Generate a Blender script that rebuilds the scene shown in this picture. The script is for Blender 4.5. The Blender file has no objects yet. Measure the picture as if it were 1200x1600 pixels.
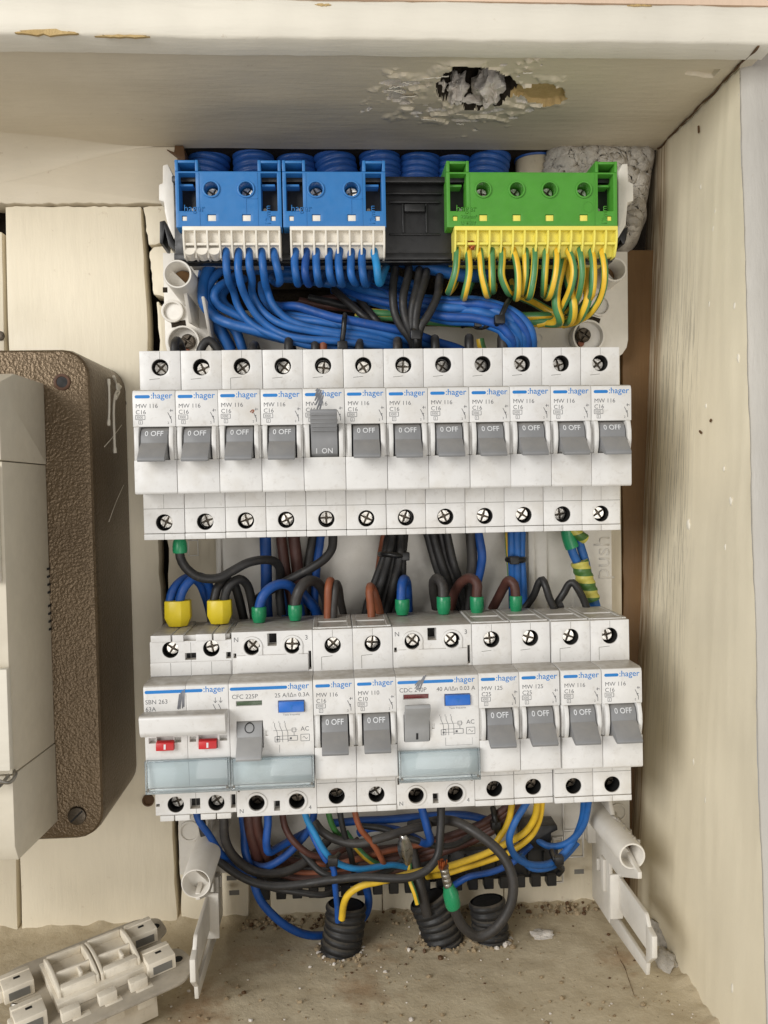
import bpy, bmesh, math, random
from mathutils import Vector, Matrix, Euler, noise as mnoise

# ------------------------------------------------------------------ scene, camera, light
random.seed(7)
scn = bpy.context.scene
col = scn.collection
S = 0.001                                     # everything below is written in millimetres
PI = math.pi

def srgb(r, g, b):
    def f(c):
        c /= 255.0
        return c / 12.92 if c <= 0.04045 else ((c + 0.055) / 1.055) ** 2.4
    return (f(r), f(g), f(b), 1.0)

CAM = Vector((-22.7549, -373.3416, -16.5597)); FPX = 1331.2624
_a, _b, _c = 0.0374, 0.0584, 0.0202
_R = Matrix.Rotation(_c, 3, 'Z') @ Matrix.Rotation(_b, 3, 'Y') @ Matrix.Rotation(_a, 3, 'X')
MC = _R @ Matrix(((1, 0, 0), (0, 0, 1), (0, -1, 0)))      # world to camera axes
MT = MC.transposed()
cam_d = bpy.data.cameras.new('camera'); cam = bpy.data.objects.new('camera', cam_d); col.objects.link(cam)
cam.matrix_world = Matrix.Translation(CAM * S) @ MT.to_4x4()
cam_d.sensor_fit = 'HORIZONTAL'; cam_d.sensor_width = 36.0; cam_d.lens = FPX / 1200.0 * 36.0
cam_d.clip_start = 0.01; cam_d.clip_end = 50
scn.camera = cam
scn.render.resolution_x, scn.render.resolution_y = 768, 1024

w = bpy.data.worlds.new('World'); scn.world = w; w.use_nodes = True
bg = w.node_tree.nodes['Background']; bg.inputs[0].default_value = (1.0, 0.97, 0.93, 1); bg.inputs[1].default_value = 0.37
def area(name, loc, target, size, power, color):
    d = bpy.data.lights.new(name, 'AREA'); d.shape = 'RECTANGLE'; d.size, d.size_y = size; d.energy = power; d.color = color
    o = bpy.data.objects.new(name, d); col.objects.link(o); o.location = loc
    o.rotation_euler = (Vector(target) - Vector(loc)).to_track_quat('-Z', 'Y').to_euler()
    return o
area('window_light', (-1.1, -1.25, 0.4), (0, 0, -0.05), (0.9, 0.9), 26.0, (1.0, 0.985, 0.96))
area('fill_light', (0.25, -1.5, -0.45), (0, 0, 0.0), (0.9, 0.9), 8.0, (1.0, 0.96, 0.91))  # added low fill, stands in for bounce off the room floor
vs = scn.view_settings
vs.view_transform = 'Standard'; vs.look = 'None'; vs.exposure = -0.12; vs.gamma = 1.0; vs.use_curve_mapping = False

# pixel of the photograph (1200 x 1600) + one known coordinate -> point of the place, in mm
def ray(u, v): return MT @ Vector(((u - 600) / FPX, -(v - 800) / FPX, -1.0))
def P(u, v, Y): d = ray(u, v); return CAM + d * ((Y - CAM.y) / d.y)
def PZ(u, v, Z): d = ray(u, v); return CAM + d * ((Z - CAM.z) / d.z)
def PX(u, v, X): d = ray(u, v); return CAM + d * ((X - CAM.x) / d.x)

# ------------------------------------------------------------------ materials
def nd(nt, typ, **kw):
    n = nt.nodes.new(typ)
    for k, v in kw.items():
        if k in n.inputs: n.inputs[k].default_value = v
        else: setattr(n, k, v)
    return n
def newmat(name):
    m = bpy.data.materials.new(name); m.use_nodes = True
    return m, m.node_tree, m.node_tree.nodes['Principled BSDF'], m.node_tree.links
def mixrgb(nt, fac, a, b, mode='MIX'):
    n = nt.nodes.new('ShaderNodeMix'); n.data_type = 'RGBA'; n.blend_type = mode
    for i, x in ((0, fac), (6, a), (7, b)):
        if hasattr(x, 'node'): nt.links.new(x, n.inputs[i])
        else: n.inputs[i].default_value = x
    return n.outputs[2]
def ramp(nt, src, stops):
    n = nt.nodes.new('ShaderNodeValToRGB'); nt.links.new(src, n.inputs[0])
    el = n.color_ramp.elements
    while len(el) < len(stops): el.new(0.5)
    for e, (p, c) in zip(el, stops):
        e.position = p; e.color = c if hasattr(c, '__len__') else (c, c, c, 1)
    return n.outputs[0]
def math_(nt, op, a, b=0.0):
    n = nt.nodes.new('ShaderNodeMath'); n.operation = op
    for i, x in ((0, a), (1, b)):
        if hasattr(x, 'node'): nt.links.new(x, n.inputs[i])
        else: n.inputs[i].default_value = x
    return n.outputs[0]
def coords(nt, scale=(1, 1, 1), out='Object'):
    t = nt.nodes.new('ShaderNodeTexCoord'); m = nt.nodes.new('ShaderNodeMapping'); m.inputs['Scale'].default_value = scale
    nt.links.new(t.outputs[out], m.inputs[0]); return m.outputs[0]
def noise(nt, vec, scale, detail=4, rough=0.55):
    n = nd(nt, 'ShaderNodeTexNoise', Scale=scale, Detail=detail, Roughness=rough); nt.links.new(vec, n.inputs['Vector']); return n.outputs['Fac']
def bump(nt, bs, h, strength, dist):
    b = nd(nt, 'ShaderNodeBump', Strength=strength, Distance=dist); nt.links.new(h, b.inputs['Height']); nt.links.new(b.outputs[0], bs.inputs['Normal']); return b

def plastic(name, rgb, rough=0.42, var=0.06, bsc=1800, bst=0.12, dust=0.0, grime=0.0, spec=0.5, dustcol=(168, 156, 136)):
    m, nt, bs, lk = newmat(name)
    oi = nt.nodes.new('ShaderNodeObjectInfo'); va = nt.nodes.new('ShaderNodeVectorMath'); va.operation = 'ADD'
    lk.new(coords(nt), va.inputs[0]); lk.new(math_(nt, 'MULTIPLY', oi.outputs['Random'], 3.0), va.inputs[1]); v = va.outputs[0]
    c = srgb(*rgb)
    n1 = noise(nt, v, 130, 3)
    dark = tuple(x * (1 - 2.2 * var) for x in c[:3]) + (1,)
    colr = mixrgb(nt, ramp(nt, n1, [(0.35, 0.0), (0.68, 1.0)]), dark, c)
    colr = mixrgb(nt, math_(nt, 'MULTIPLY', oi.outputs['Random'], 0.09), colr, srgb(*(int(q * w_) for q, w_ in zip(rgb, (0.86, 0.83, 0.74)))))
    if grime:
        sm = ramp(nt, noise(nt, v, 55, 5, 0.6), [(0.5, 0.0), (0.75, 1.0)])
        colr = mixrgb(nt, math_(nt, 'MULTIPLY', sm, grime * 1.3), colr, srgb(*(int(q * w_) for q, w_ in zip(rgb, (0.8, 0.76, 0.68)))))
        n3 = noise(nt, v, 420, 6, 0.7)
        colr = mixrgb(nt, math_(nt, 'MULTIPLY', ramp(nt, n3, [(0.55, 0.0), (0.78, 1.0)]), grime), colr, srgb(128, 112, 90))
    if dust:                                   # dust that has settled on upward faces
        g = nt.nodes.new('ShaderNodeNewGeometry'); sp = nt.nodes.new('ShaderNodeSeparateXYZ'); lk.new(g.outputs['Normal'], sp.inputs[0])
        up = ramp(nt, sp.outputs[2], [(0.55, 0.0), (0.95, 1.0)])
        n4 = ramp(nt, noise(nt, v, 260, 5, 0.65), [(0.25, 0.45), (0.7, 1.0)])
        colr = mixrgb(nt, math_(nt, 'MULTIPLY', math_(nt, 'MULTIPLY', up, n4), dust), colr, srgb(*dustcol))
    lk.new(colr, bs.inputs['Base Color'])
    bs.inputs['Roughness'].default_value = rough; bs.inputs['Specular IOR Level'].default_value = spec
    r2 = noise(nt, v, 300, 3)
    lk.new(ramp(nt, r2, [(0.3, max(0.05, rough - 0.08)), (0.75, min(1, rough + 0.14))]), bs.inputs['Roughness'])
    if bst: bump(nt, bs, noise(nt, v, bsc, 2), bst, 0.0002)
    return m
def metal(name, rgb, rough=0.25, bst=0.1):
    m, nt, bs, lk = newmat(name)
    v = coords(nt); n = noise(nt, v, 900, 4)
    c = srgb(*rgb)
    lk.new(mixrgb(nt, n, tuple(x * 0.62 for x in c[:3]) + (1,), c), bs.inputs['Base Color'])
    bs.inputs['Metallic'].default_value = 1.0
    lk.new(ramp(nt, noise(nt, v, 500, 3), [(0.3, rough * 0.7), (0.7, rough * 1.5)]), bs.inputs['Roughness'])
    if bst: bump(nt, bs, n, bst, 0.0003)
    return m

MT_ = {}
MT_['case'] = plastic('breaker_plastic', (222, 221, 219), 0.4, 0.025, 2600, 0.06, dust=0.9, grime=0.28, dustcol=(150, 140, 124))
MT_['toggle'] = plastic('toggle_grey', (136, 137, 139), 0.45, 0.05, 2600, 0.1, dust=0.35, grime=0.12)
MT_['toggle_light'] = plastic('toggle_light_grey', (158, 159, 160), 0.42, 0.05, 2600, 0.1, dust=0.3)
MT_['ink'] = plastic('grey_ink', (96, 97, 100), 0.6, 0.05, bst=0)
MT_['seam'] = plastic('seam_grey', (120, 118, 112), 0.7, 0.05, bst=0)  # plain dark grey of moulded joints, pins and small slots
MT_['inkdark'] = plastic('black_ink', (30, 30, 32), 0.6, 0.05, bst=0)
MT_['rust'] = plastic('rust', (86, 56, 36), 0.7, 0.15, 900, 0.3)
MT_['foil'] = metal('foil', (226, 224, 220), 0.32, 0.3)
MT_['pen'] = plastic('felt_pen', (128, 130, 136), 0.6, 0.2, bst=0)
MT_['inkblue'] = plastic('blue_ink', (14, 120, 196), 0.5, 0.03, bst=0)
MT_['inkwhite'] = plastic('white_ink', (218, 220, 222), 0.6, 0.03, bst=0)
MT_['hole'] = plastic('black_cavity', (22, 21, 20), 0.7, 0.1, bst=0)  # near-black imitates the shade inside holes and slots
MT_['screw'] = metal('zinc_screw', (236, 232, 224), 0.3, 0.4)
MT_['screwdark'] = metal('dark_screw', (96, 88, 78), 0.4, 0.3)
MT_['steel'] = metal('steel', (176, 172, 164), 0.38, 0.2)
MT_['dustysteel'] = plastic('dusty_steel', (186, 178, 164), 0.45, 0.15, 900, 0.2, dust=0.5, grime=0.5)
MT_['copper'] = metal('copper', (190, 112, 72), 0.35, 0.3)
MT_['red'] = plastic('red_flag', (196, 32, 36), 0.4, 0.05)
MT_['redwin'] = plastic('maroon_window', (112, 48, 46), 0.3, 0.08)
MT_['greenwin'] = plastic('green_window', (74, 92, 66), 0.3, 0.08)
MT_['button'] = plastic('blue_button', (28, 104, 196), 0.4, 0.05, dust=0.2)
MT_['blueblock'] = plastic('blue_terminal', (46, 118, 184), 0.42, 0.035, 2600, 0.08, dust=0.12, dustcol=(130, 160, 190))
MT_['greenblock'] = plastic('green_terminal', (78, 152, 52), 0.42, 0.04, 2600, 0.08, dust=0.12, dustcol=(140, 170, 120))
MT_['yellowstrip'] = plastic('yellow_clamp', (238, 226, 104), 0.42, 0.03, dust=0.1)
MT_['whitestrip'] = plastic('white_clamp', (232, 226, 214), 0.42, 0.03, dust=0.15)
MT_['base'] = plastic('enclosure_white', (226, 222, 214), 0.38, 0.03, 2200, 0.06, dust=0.4, grime=0.12)
MT_['blackp'] = plastic('black_plastic', (20, 20, 21), 0.42, 0.1, 2000, 0.1, dust=0.2)
MT_['blackcon'] = plastic('black_conduit', (34, 34, 35), 0.55, 0.12, 900, 0.15, dust=0.35, grime=0.25)
MT_['bluecon'] = plastic('blue_conduit', (40, 92, 172), 0.4, 0.1, 900, 0.1, dust=0.2, grime=0.2)
MT_['beigepipe'] = plastic('beige_pipe', (208, 196, 172), 0.45, 0.06, grime=0.3)
MT_['meterp'] = plastic('meter_plastic', (214, 206, 188), 0.45, 0.03, 2200, 0.06, dust=0.3, grime=0.08)
MT_['switchp'] = plastic('old_white_plastic', (238, 230, 214), 0.36, 0.04, 1500, 0.08, dust=0.35, grime=0.3)
MT_['ferg'] = plastic('green_ferrule', (34, 140, 92), 0.3, 0.05)
MT_['fery'] = plastic('yellow_ferrule', (232, 208, 48), 0.36, 0.04)
for k, c in {'wblue': (30, 98, 172), 'wdeep': (16, 78, 158), 'wcyan': (38, 138, 200), 'wblack': (38, 37, 37), 'wgrey': (54, 51, 49), 'wbrown': (84, 50, 42),
             'worange': (146, 82, 52), 'wyellow': (232, 192, 48), 'wgreen': (70, 130, 66)}.items():
    MT_[k] = plastic('insulation_' + k[1:], c, 0.52, 0.13, 700, 0.12, dust=0.3, grime=0.18, dustcol=(128, 124, 118))

def m_gy(name, f0=0.46):
    m, nt, bs, lk = newmat(name)
    t = nt.nodes.new('ShaderNodeUVMap'); sp = nt.nodes.new('ShaderNodeSeparateXYZ'); lk.new(t.outputs[0], sp.inputs[0])
    a = math_(nt, 'ADD', math_(nt, 'MULTIPLY', sp.outputs[1], 2.0), math_(nt, 'MULTIPLY', sp.outputs[0], 0.0025))
    fr = math_(nt, 'FRACT', math_(nt, 'ADD', a, 10.0))
    g = math_(nt, 'LESS_THAN', fr, f0)
    n = noise(nt, coords(nt), 200, 3)
    y = mixrgb(nt, n, srgb(214, 166, 40), srgb(240, 204, 66)); gr = mixrgb(nt, n, srgb(58, 116, 72), srgb(92, 150, 96))
    lk.new(mixrgb(nt, g, gr, y), bs.inputs['Base Color']); bs.inputs['Roughness'].default_value = 0.38
    return m
MT_['wgy'] = m_gy('insulation_green_yellow')
def m_tape():
    m, nt, bs, lk = newmat('striped_tape')
    t = nt.nodes.new('ShaderNodeUVMap'); sp = nt.nodes.new('ShaderNodeSeparateXYZ'); lk.new(t.outputs[0], sp.inputs[0])
    fr = math_(nt, 'FRACT', math_(nt, 'ADD', math_(nt, 'MULTIPLY', sp.outputs[0], 0.135), math_(nt, 'MULTIPLY', sp.outputs[1], 1.0)))
    lk.new(mixrgb(nt, math_(nt, 'LESS_THAN', fr, 0.5), srgb(66, 104, 48), srgb(186, 178, 84)), bs.inputs['Base Color']); bs.inputs['Roughness'].default_value = 0.4
    return m
MT_['tape'] = m_tape()

def m_glass():
    m = bpy.data.materials.new('clear_blue_plastic'); m.use_nodes = True; nt = m.node_tree; nt.nodes.clear()
    out = nt.nodes.new('ShaderNodeOutputMaterial'); mx = nt.nodes.new('ShaderNodeMixShader'); tr = nt.nodes.new('ShaderNodeBsdfTransparent'); gl = nt.nodes.new('ShaderNodeBsdfGlossy'); fr = nt.nodes.new('ShaderNodeFresnel')
    df = nt.nodes.new('ShaderNodeBsdfDiffuse'); df.inputs[0].default_value = srgb(222, 236, 243); m2 = nt.nodes.new('ShaderNodeMixShader'); m2.inputs[0].default_value = 0.16
    tr.inputs[0].default_value = (0.945, 0.985, 0.995, 1); gl.inputs['Roughness'].default_value = 0.07; fr.inputs[0].default_value = 1.5
    nt.links.new(tr.outputs[0], m2.inputs[1]); nt.links.new(df.outputs[0], m2.inputs[2])
    nt.links.new(fr.outputs[0], mx.inputs[0]); nt.links.new(m2.outputs[0], mx.inputs[1]); nt.links.new(gl.outputs[0], mx.inputs[2]); nt.links.new(mx.outputs[0], out.inputs[0])
    return m
MT_['clear'] = m_glass()

def m_wall(name, rgb, dirt=(150, 120, 86), dirtamt=0.5, grain=(60, 60, 9), shade2=None, stain=False, bst=0.25, gr=0.25):
    m, nt, bs, lk = newmat(name)
    v = coords(nt); vg = coords(nt, grain)
    c = srgb(*rgb); c2 = srgb(*(shade2 or tuple(x * 0.93 for x in rgb)))
    colr = mixrgb(nt, ramp(nt, noise(nt, v, 11, 4), [(0.3, 0.0), (0.7, 1.0)]), c2, c)
    ng = noise(nt, vg, 6, 5, 0.6)
    colr = mixrgb(nt, math_(nt, 'MULTIPLY', ramp(nt, ng, [(0.45, 0.0), (0.75, 1.0)]), gr), colr, tuple(x * 0.8 for x in c[:3]) + (1,))
    spk = ramp(nt, noise(nt, v, 230, 5, 0.7), [(0.64, 0.0), (0.72, 1.0)])
    big = ramp(nt, noise(nt, v, 26, 4), [(0.45, 0.0), (0.7, 1.0)])
    colr = mixrgb(nt, math_(nt, 'MULTIPLY', math_(nt, 'MULTIPLY', spk, big), dirtamt), colr, srgb(*dirt))
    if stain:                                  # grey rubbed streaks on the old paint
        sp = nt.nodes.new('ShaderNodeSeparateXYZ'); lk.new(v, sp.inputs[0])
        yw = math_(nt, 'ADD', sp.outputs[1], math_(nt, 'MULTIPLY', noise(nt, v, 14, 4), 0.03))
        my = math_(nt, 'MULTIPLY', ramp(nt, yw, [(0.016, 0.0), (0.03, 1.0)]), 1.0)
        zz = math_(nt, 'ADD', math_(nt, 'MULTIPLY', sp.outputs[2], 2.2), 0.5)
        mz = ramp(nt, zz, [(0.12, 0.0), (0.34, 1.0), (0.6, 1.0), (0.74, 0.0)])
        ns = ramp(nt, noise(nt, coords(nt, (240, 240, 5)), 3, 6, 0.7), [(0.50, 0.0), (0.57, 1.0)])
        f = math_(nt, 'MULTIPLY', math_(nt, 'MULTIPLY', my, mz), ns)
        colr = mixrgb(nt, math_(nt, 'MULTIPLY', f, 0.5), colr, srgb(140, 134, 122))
        yb = ramp(nt, sp.outputs[1], [(0.046, 0.0), (0.05, 1.0)])
        nb = ramp(nt, noise(nt, coords(nt, (200, 200, 2)), 3, 3), [(0.35, 0.2), (0.6, 1.0)])
        colr = mixrgb(nt, math_(nt, 'MULTIPLY', math_(nt, 'MULTIPLY', yb, nb), 0.8), colr, srgb(138, 106, 70))
    lk.new(colr, bs.inputs['Base Color']); bs.inputs['Specular IOR Level'].default_value = 0.35
    lk.new(ramp(nt, noise(nt, v, 40, 3), [(0.3, 0.42), (0.7, 0.7)]), bs.inputs['Roughness'])
    h = math_(nt, 'ADD', math_(nt, 'MULTIPLY', ng, 0.7), math_(nt, 'MULTIPLY', noise(nt, v, 60, 6, 0.6), 0.6))
    bump(nt, bs, h, bst, 0.0012)
    return m
MT_['cream'] = m_wall('cream_paint', (239, 229, 206))
MT_['creamdark'] = m_wall('tan_paint', (214, 198, 172), grain=(9, 60, 60), bst=0.15, gr=0.1)
MT_['ceil'] = m_wall('cream_ceiling_paint', (224, 213, 191), grain=(9, 60, 60), bst=0.3, gr=0.15)
MT_['trim'] = m_wall('white_trim_paint', (232, 226, 211), grain=(8, 60, 60), dirtamt=0.35)
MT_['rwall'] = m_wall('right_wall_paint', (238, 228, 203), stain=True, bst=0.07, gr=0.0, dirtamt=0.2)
MT_['rfront'] = m_wall('grey_frame_paint', (188, 184, 176), dirt=(140, 120, 110), bst=0.5)
MT_['brownboard'] = m_wall('bare_brown_board', (138, 106, 70), grain=(120, 60, 6), shade2=(110, 84, 54), gr=0.5)
MT_['pink'] = m_wall('pink_wall_paint', (226, 200, 176))
MT_['woodraw'] = m_wall('raw_wood', (96, 70, 46), grain=(80, 80, 10))

def m_rough(name, rgb, rgb2, stain, sc=60, bst=0.9):
    m, nt, bs, lk = newmat(name)
    v = coords(nt)
    colr = mixrgb(nt, ramp(nt, noise(nt, v, sc, 6, 0.65), [(0.3, 0.0), (0.7, 1.0)]), srgb(*rgb), srgb(*rgb2))
    if stain:
        f = math_(nt, 'MULTIPLY', ramp(nt, noise(nt, v, 17, 5, 0.7), [(0.55, 0.0), (0.68, 1.0)]), 0.55)
        colr = mixrgb(nt, f, colr, srgb(*stain))
        f = ramp(nt, noise(nt, v, 420, 4, 0.7), [(0.66, 0.0), (0.72, 1.0)])
        colr = mixrgb(nt, math_(nt, 'MULTIPLY', f, 0.6), colr, srgb(86, 68, 50))
        f = ramp(nt, noise(nt, coords(nt, (1.3, 1.1, 1)), 360, 4, 0.7), [(0.66, 0.0), (0.72, 1.0)])
        colr = mixrgb(nt, math_(nt, 'MULTIPLY', f, 0.5), colr, srgb(206, 192, 166))
    lk.new(colr, bs.inputs['Base Color']); bs.inputs['Roughness'].default_value = 0.9; bs.inputs['Specular IOR Level'].default_value = 0.2
    bump(nt, bs, noise(nt, v, sc * 6, 6, 0.7), bst, 0.0012)
    return m
MT_['shelf'] = m_rough('dusty_shelf', (184, 169, 141), (208, 195, 168), (150, 110, 72), bst=0.45)
MT_['mortar'] = m_rough('grey_mortar', (176, 170, 160), (214, 208, 198), None, 120)
MT_['plaster'] = m_rough('white_plaster', (220, 210, 198), (244, 238, 230), None, 120)
MT_['ochre'] = m_rough('ochre_substrate', (186, 158, 108), (206, 180, 130), None, 90)
MT_['crumb'] = m_rough('crumbs', (132, 112, 86), (186, 168, 138), None, 300, 0.4)
MT_['dark'] = m_rough('dark_cavity', (40, 34, 28), (62, 54, 44), None, 80)  # dark brown imitates the shade deep in wall and ceiling cavities

def m_hammer():
    m, nt, bs, lk = newmat('hammered_bronze_paint')
    v = coords(nt)
    h = math_(nt, 'ADD', noise(nt, v, 900, 2, 0.5), math_(nt, 'MULTIPLY', noise(nt, v, 300, 2), 0.4))
    lk.new(mixrgb(nt, noise(nt, v, 40, 4), srgb(86, 71, 53), srgb(114, 97, 74)), bs.inputs['Base Color'])
    bs.inputs['Metallic'].default_value = 0.5; bs.inputs['Roughness'].default_value = 0.34
    bump(nt, bs, h, 0.55, 0.0009)
    return m
MT_['hammer'] = m_hammer()

# ------------------------------------------------------------------ mesh building
class MB:
    """collects faces in mm, builds ONE mesh object"""
    def __init__(s): s.v = []; s.f = []; s.m = []; s.uv = {}
    def add(s, verts, faces, mi=0, uvs=None):
        o = len(s.v); s.v += [tuple(x) for x in verts]
        for i, f in enumerate(faces):
            if uvs: s.uv[len(s.f)] = uvs[i]
            s.f.append(tuple(o + k for k in f)); s.m.append(mi)
        return s
    def box(s, x0, x1, y0, y1, z0, z1, mi=0):
        v = [(x, y, z) for x in (x0, x1) for y in (y0, y1) for z in (z0, z1)]
        return s.add(v, [(0, 1, 3, 2), (4, 6, 7, 5), (0, 4, 5, 1), (2, 3, 7, 6), (0, 2, 6, 4), (1, 5, 7, 3)], mi)
    def prism(s, pts, a, b, axis='x', mi=0):
        """pts: 2D outline; axis x -> (y,z), y -> (x,z), z -> (x,y)"""
        n = len(pts)
        mk = {'x': lambda t, p: (t, p[0], p[1]), 'y': lambda t, p: (p[0], t, p[1]), 'z': lambda t, p: (p[0], p[1], t)}[axis]
        v = [mk(a, p) for p in pts] + [mk(b, p) for p in pts]
        f = [tuple(range(n)), tuple(range(2 * n - 1, n - 1, -1))] + [(i, n + i, n + (i + 1) % n, (i + 1) % n) for i in range(n)]
        return s.add(v, f, mi)
    def cyl(s, c, r, y0, y1, n=24, mi=0, r2=None, ax='y', cap=True):
        r2 = r if r2 is None else r2
        def pt(a, rr, t):
            x, z = rr * math.cos(a), rr * math.sin(a)
            return {'y': (c[0] + x, t, c[1] + z), 'z': (c[0] + x, c[1] + z, t), 'x': (t, c[0] + x, c[1] + z)}[ax]
        v = [pt(2 * PI * i / n, r, y0) for i in range(n)] + [pt(2 * PI * i / n, r2, y1) for i in range(n)]
        f = [(i, (i + 1) % n, n + (i + 1) % n, n + i) for i in range(n)]
        if cap: f += [tuple(range(n)), tuple(range(2 * n - 1, n - 1, -1))]
        return s.add(v, f, mi)
    def ring(s, c, ri, ro, y0, y1, n=28, mi=0, ax='y'):
        def pt(a, rr, t):
            x, z = rr * math.cos(a), rr * math.sin(a)
            return {'y': (c[0] + x, t, c[1] + z), 'z': (c[0] + x, c[1] + z, t)}[ax]
        A = [2 * PI * i / n for i in range(n)]
        v = [pt(a, r, t) for (r, t) in ((ri, y0), (ro, y0), (ro, y1), (ri, y1)) for a in A]
        f = []
        for k in range(4):
            for i in range(n):
                j = (i + 1) % n; k2 = (k + 1) % 4
                f.append((k * n + i, k * n + j, k2 * n + j, k2 * n + i))
        return s.add(v, f, mi)
    def cavbox(s, x0, x1, y0, y1, z0, z1, rects=(), circs=(), mi=0, cmi=None, wmi=None):
        """box whose front (y0) carries rectangular pockets (xa,xb,za,zb,depth) and round ones (cx,cz,r,half,depth)"""
        cmi = mi if cmi is None else cmi; wmi = mi if wmi is None else wmi
        r6 = lambda q: round(q, 5)
        xs = {x0, x1}; zs = {z0, z1}
        for a, b, c, d, e in rects: xs |= {a, b}; zs |= {c, d}
        for cx, cz, r, h, e in circs: xs |= {cx - h, cx + h}; zs |= {cz - h, cz + h}
        xs = sorted({r6(q) for q in xs}); zs = sorted({r6(q) for q in zs})
        nx, nz = len(xs) - 1, len(zs) - 1
        def cell(i, k):
            if not (0 <= i < nx and 0 <= k < nz): return None
            mx, mz = (xs[i] + xs[i + 1]) / 2, (zs[k] + zs[k + 1]) / 2
            for j, (a, b, c, d, e) in enumerate(rects):
                if a < mx < b and c < mz < d: return ('r', j, e)
            for j, (cx, cz, r, h, e) in enumerate(circs):
                if abs(mx - cx) < h and abs(mz - cz) < h: return ('c', j, e)
            return None
        for i in range(nx):
            for k in range(nz):
                a, b, c, d = xs[i], xs[i + 1], zs[k], zs[k + 1]
                ce = cell(i, k)
                if ce is None: s.add([(a, y0, c), (b, y0, c), (b, y0, d), (a, y0, d)], [(0, 1, 2, 3)], mi)
                elif ce[0] == 'r':
                    yb = y0 + ce[2]
                    s.add([(a, yb, c), (b, yb, c), (b, yb, d), (a, yb, d)], [(0, 1, 2, 3)], cmi)
                    for (di, dk, p, q) in ((-1, 0, (a, c), (a, d)), (1, 0, (b, d), (b, c)), (0, -1, (b, c), (a, c)), (0, 1, (a, d), (b, d))):
                        if cell(i + di, k + dk) != ce:
                            s.add([(p[0], y0, p[1]), (q[0], y0, q[1]), (q[0], yb, q[1]), (p[0], yb, p[1])], [(0, 1, 2, 3)], mi)
        for cx, cz, r, h, e in circs:
            bp = set()
            for x in xs:
                if cx - h - 1e-6 <= x <= cx + h + 1e-6: bp |= {(x, r6(cz - h)), (x, r6(cz + h))}
            for z in zs:
                if cz - h - 1e-6 <= z <= cz + h + 1e-6: bp |= {(r6(cx - h), z), (r6(cx + h), z)}
            ang = {round(math.atan2(q[1] - cz, q[0] - cx), 6): q for q in bp}
            al = sorted(ang)
            circ = [2 * PI * i / 28 - PI + 0.001 for i in range(28)]
            allr = sorted([(t, 0) for t in circ if min(abs(t - q) for q in al) > 0.02] + [(t, 1) for t in al])
            pts = [(cx + r * math.cos(t), cz + r * math.sin(t)) for t, _ in allr]
            outer = []
            for t, isb in allr:
                if isb: outer.append(ang[t])
                else:
                    outer.append(None)
            n = len(allr)
            # circle rim + walls + bottom
            v = [(p[0], y0, p[1]) for p in pts] + [(p[0], y0 + e, p[1]) for p in pts]
            v = v[:n] + [(p[0], y0 + 0.7, p[1]) for p in pts] + v[n:]
            s.add(v[:2 * n], [(i, (i + 1) % n, n + (i + 1) % n, n + i) for i in range(n)], mi); s.add(v[n:], [(i, (i + 1) % n, n + (i + 1) % n, n + i) for i in range(n)], wmi)
            s.add([(p[0], y0 + e, p[1]) for p in pts], [tuple(range(n))], cmi)
            bi = [i for i in range(n) if outer[i] is not None]
            for q in range(len(bi)):
                i, j = bi[q], bi[(q + 1) % len(bi)]
                seq = [i]
                while seq[-1] != j: seq.append((seq[-1] + 1) % n)
                v = [(outer[i][0], y0, outer[i][1]), (outer[j][0], y0, outer[j][1])] + [(pts[t][0], y0, pts[t][1]) for t in reversed(seq)]
                s.add(v, [tuple(range(len(v)))], mi)
        for i in range(nx):
            a, b = xs[i], xs[i + 1]
            s.add([(a, y0, z0), (b, y0, z0), (b, y1, z0), (a, y1, z0)], [(3, 2, 1, 0)], mi)
            s.add([(a, y0, z1), (b, y0, z1), (b, y1, z1), (a, y1, z1)], [(0, 1, 2, 3)], mi)
        for k in range(nz):
            c, d = zs[k], zs[k + 1]
            s.add([(x0, y0, c), (x0, y0, d), (x0, y1, d), (x0, y1, c)], [(0, 1, 2, 3)], mi)
            s.add([(x1, y0, c), (x1, y0, d), (x1, y1, d), (x1, y1, c)], [(3, 2, 1, 0)], mi)
        bk = [(x, y1, z0) for x in xs] + [(x1, y1, z) for z in zs[1:]] + [(x, y1, z1) for x in xs[-2::-1]] + [(x0, y1, z) for z in zs[-2:0:-1]]
        return s.add(bk, [tuple(range(len(bk)))], mi)
    def text(s, txt, x, y, z, size, mi=0, align='LEFT', bold=0.0, rot=0.0, sx=1.0):
        vs_, fs_ = text2d(txt, bold, align)
        c, sn = math.cos(rot), math.sin(rot)
        return s.add([(x + (p[0] * size * sx) * c - p[1] * size * sn, y, z + (p[0] * size * sx) * sn + p[1] * size * c) for p in vs_], fs_, mi)
    def line(s, pts, wd, y, mi=0):
        """flat strokes on a front face"""
        for i_, (a, b) in enumerate(zip(pts, pts[1:])):
            y -= 0.004
            d = Vector((b[0] - a[0], b[1] - a[1]))
            if d.length < 1e-6: continue
            n = Vector((-d.y, d.x)).normalized() * wd / 2
            s.add([(a[0] - n.x, y, a[1] - n.y), (b[0] - n.x, y, b[1] - n.y), (b[0] + n.x, y, b[1] + n.y), (a[0] + n.x, y, a[1] + n.y)], [(0, 1, 2, 3)], mi)
        return s
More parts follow.
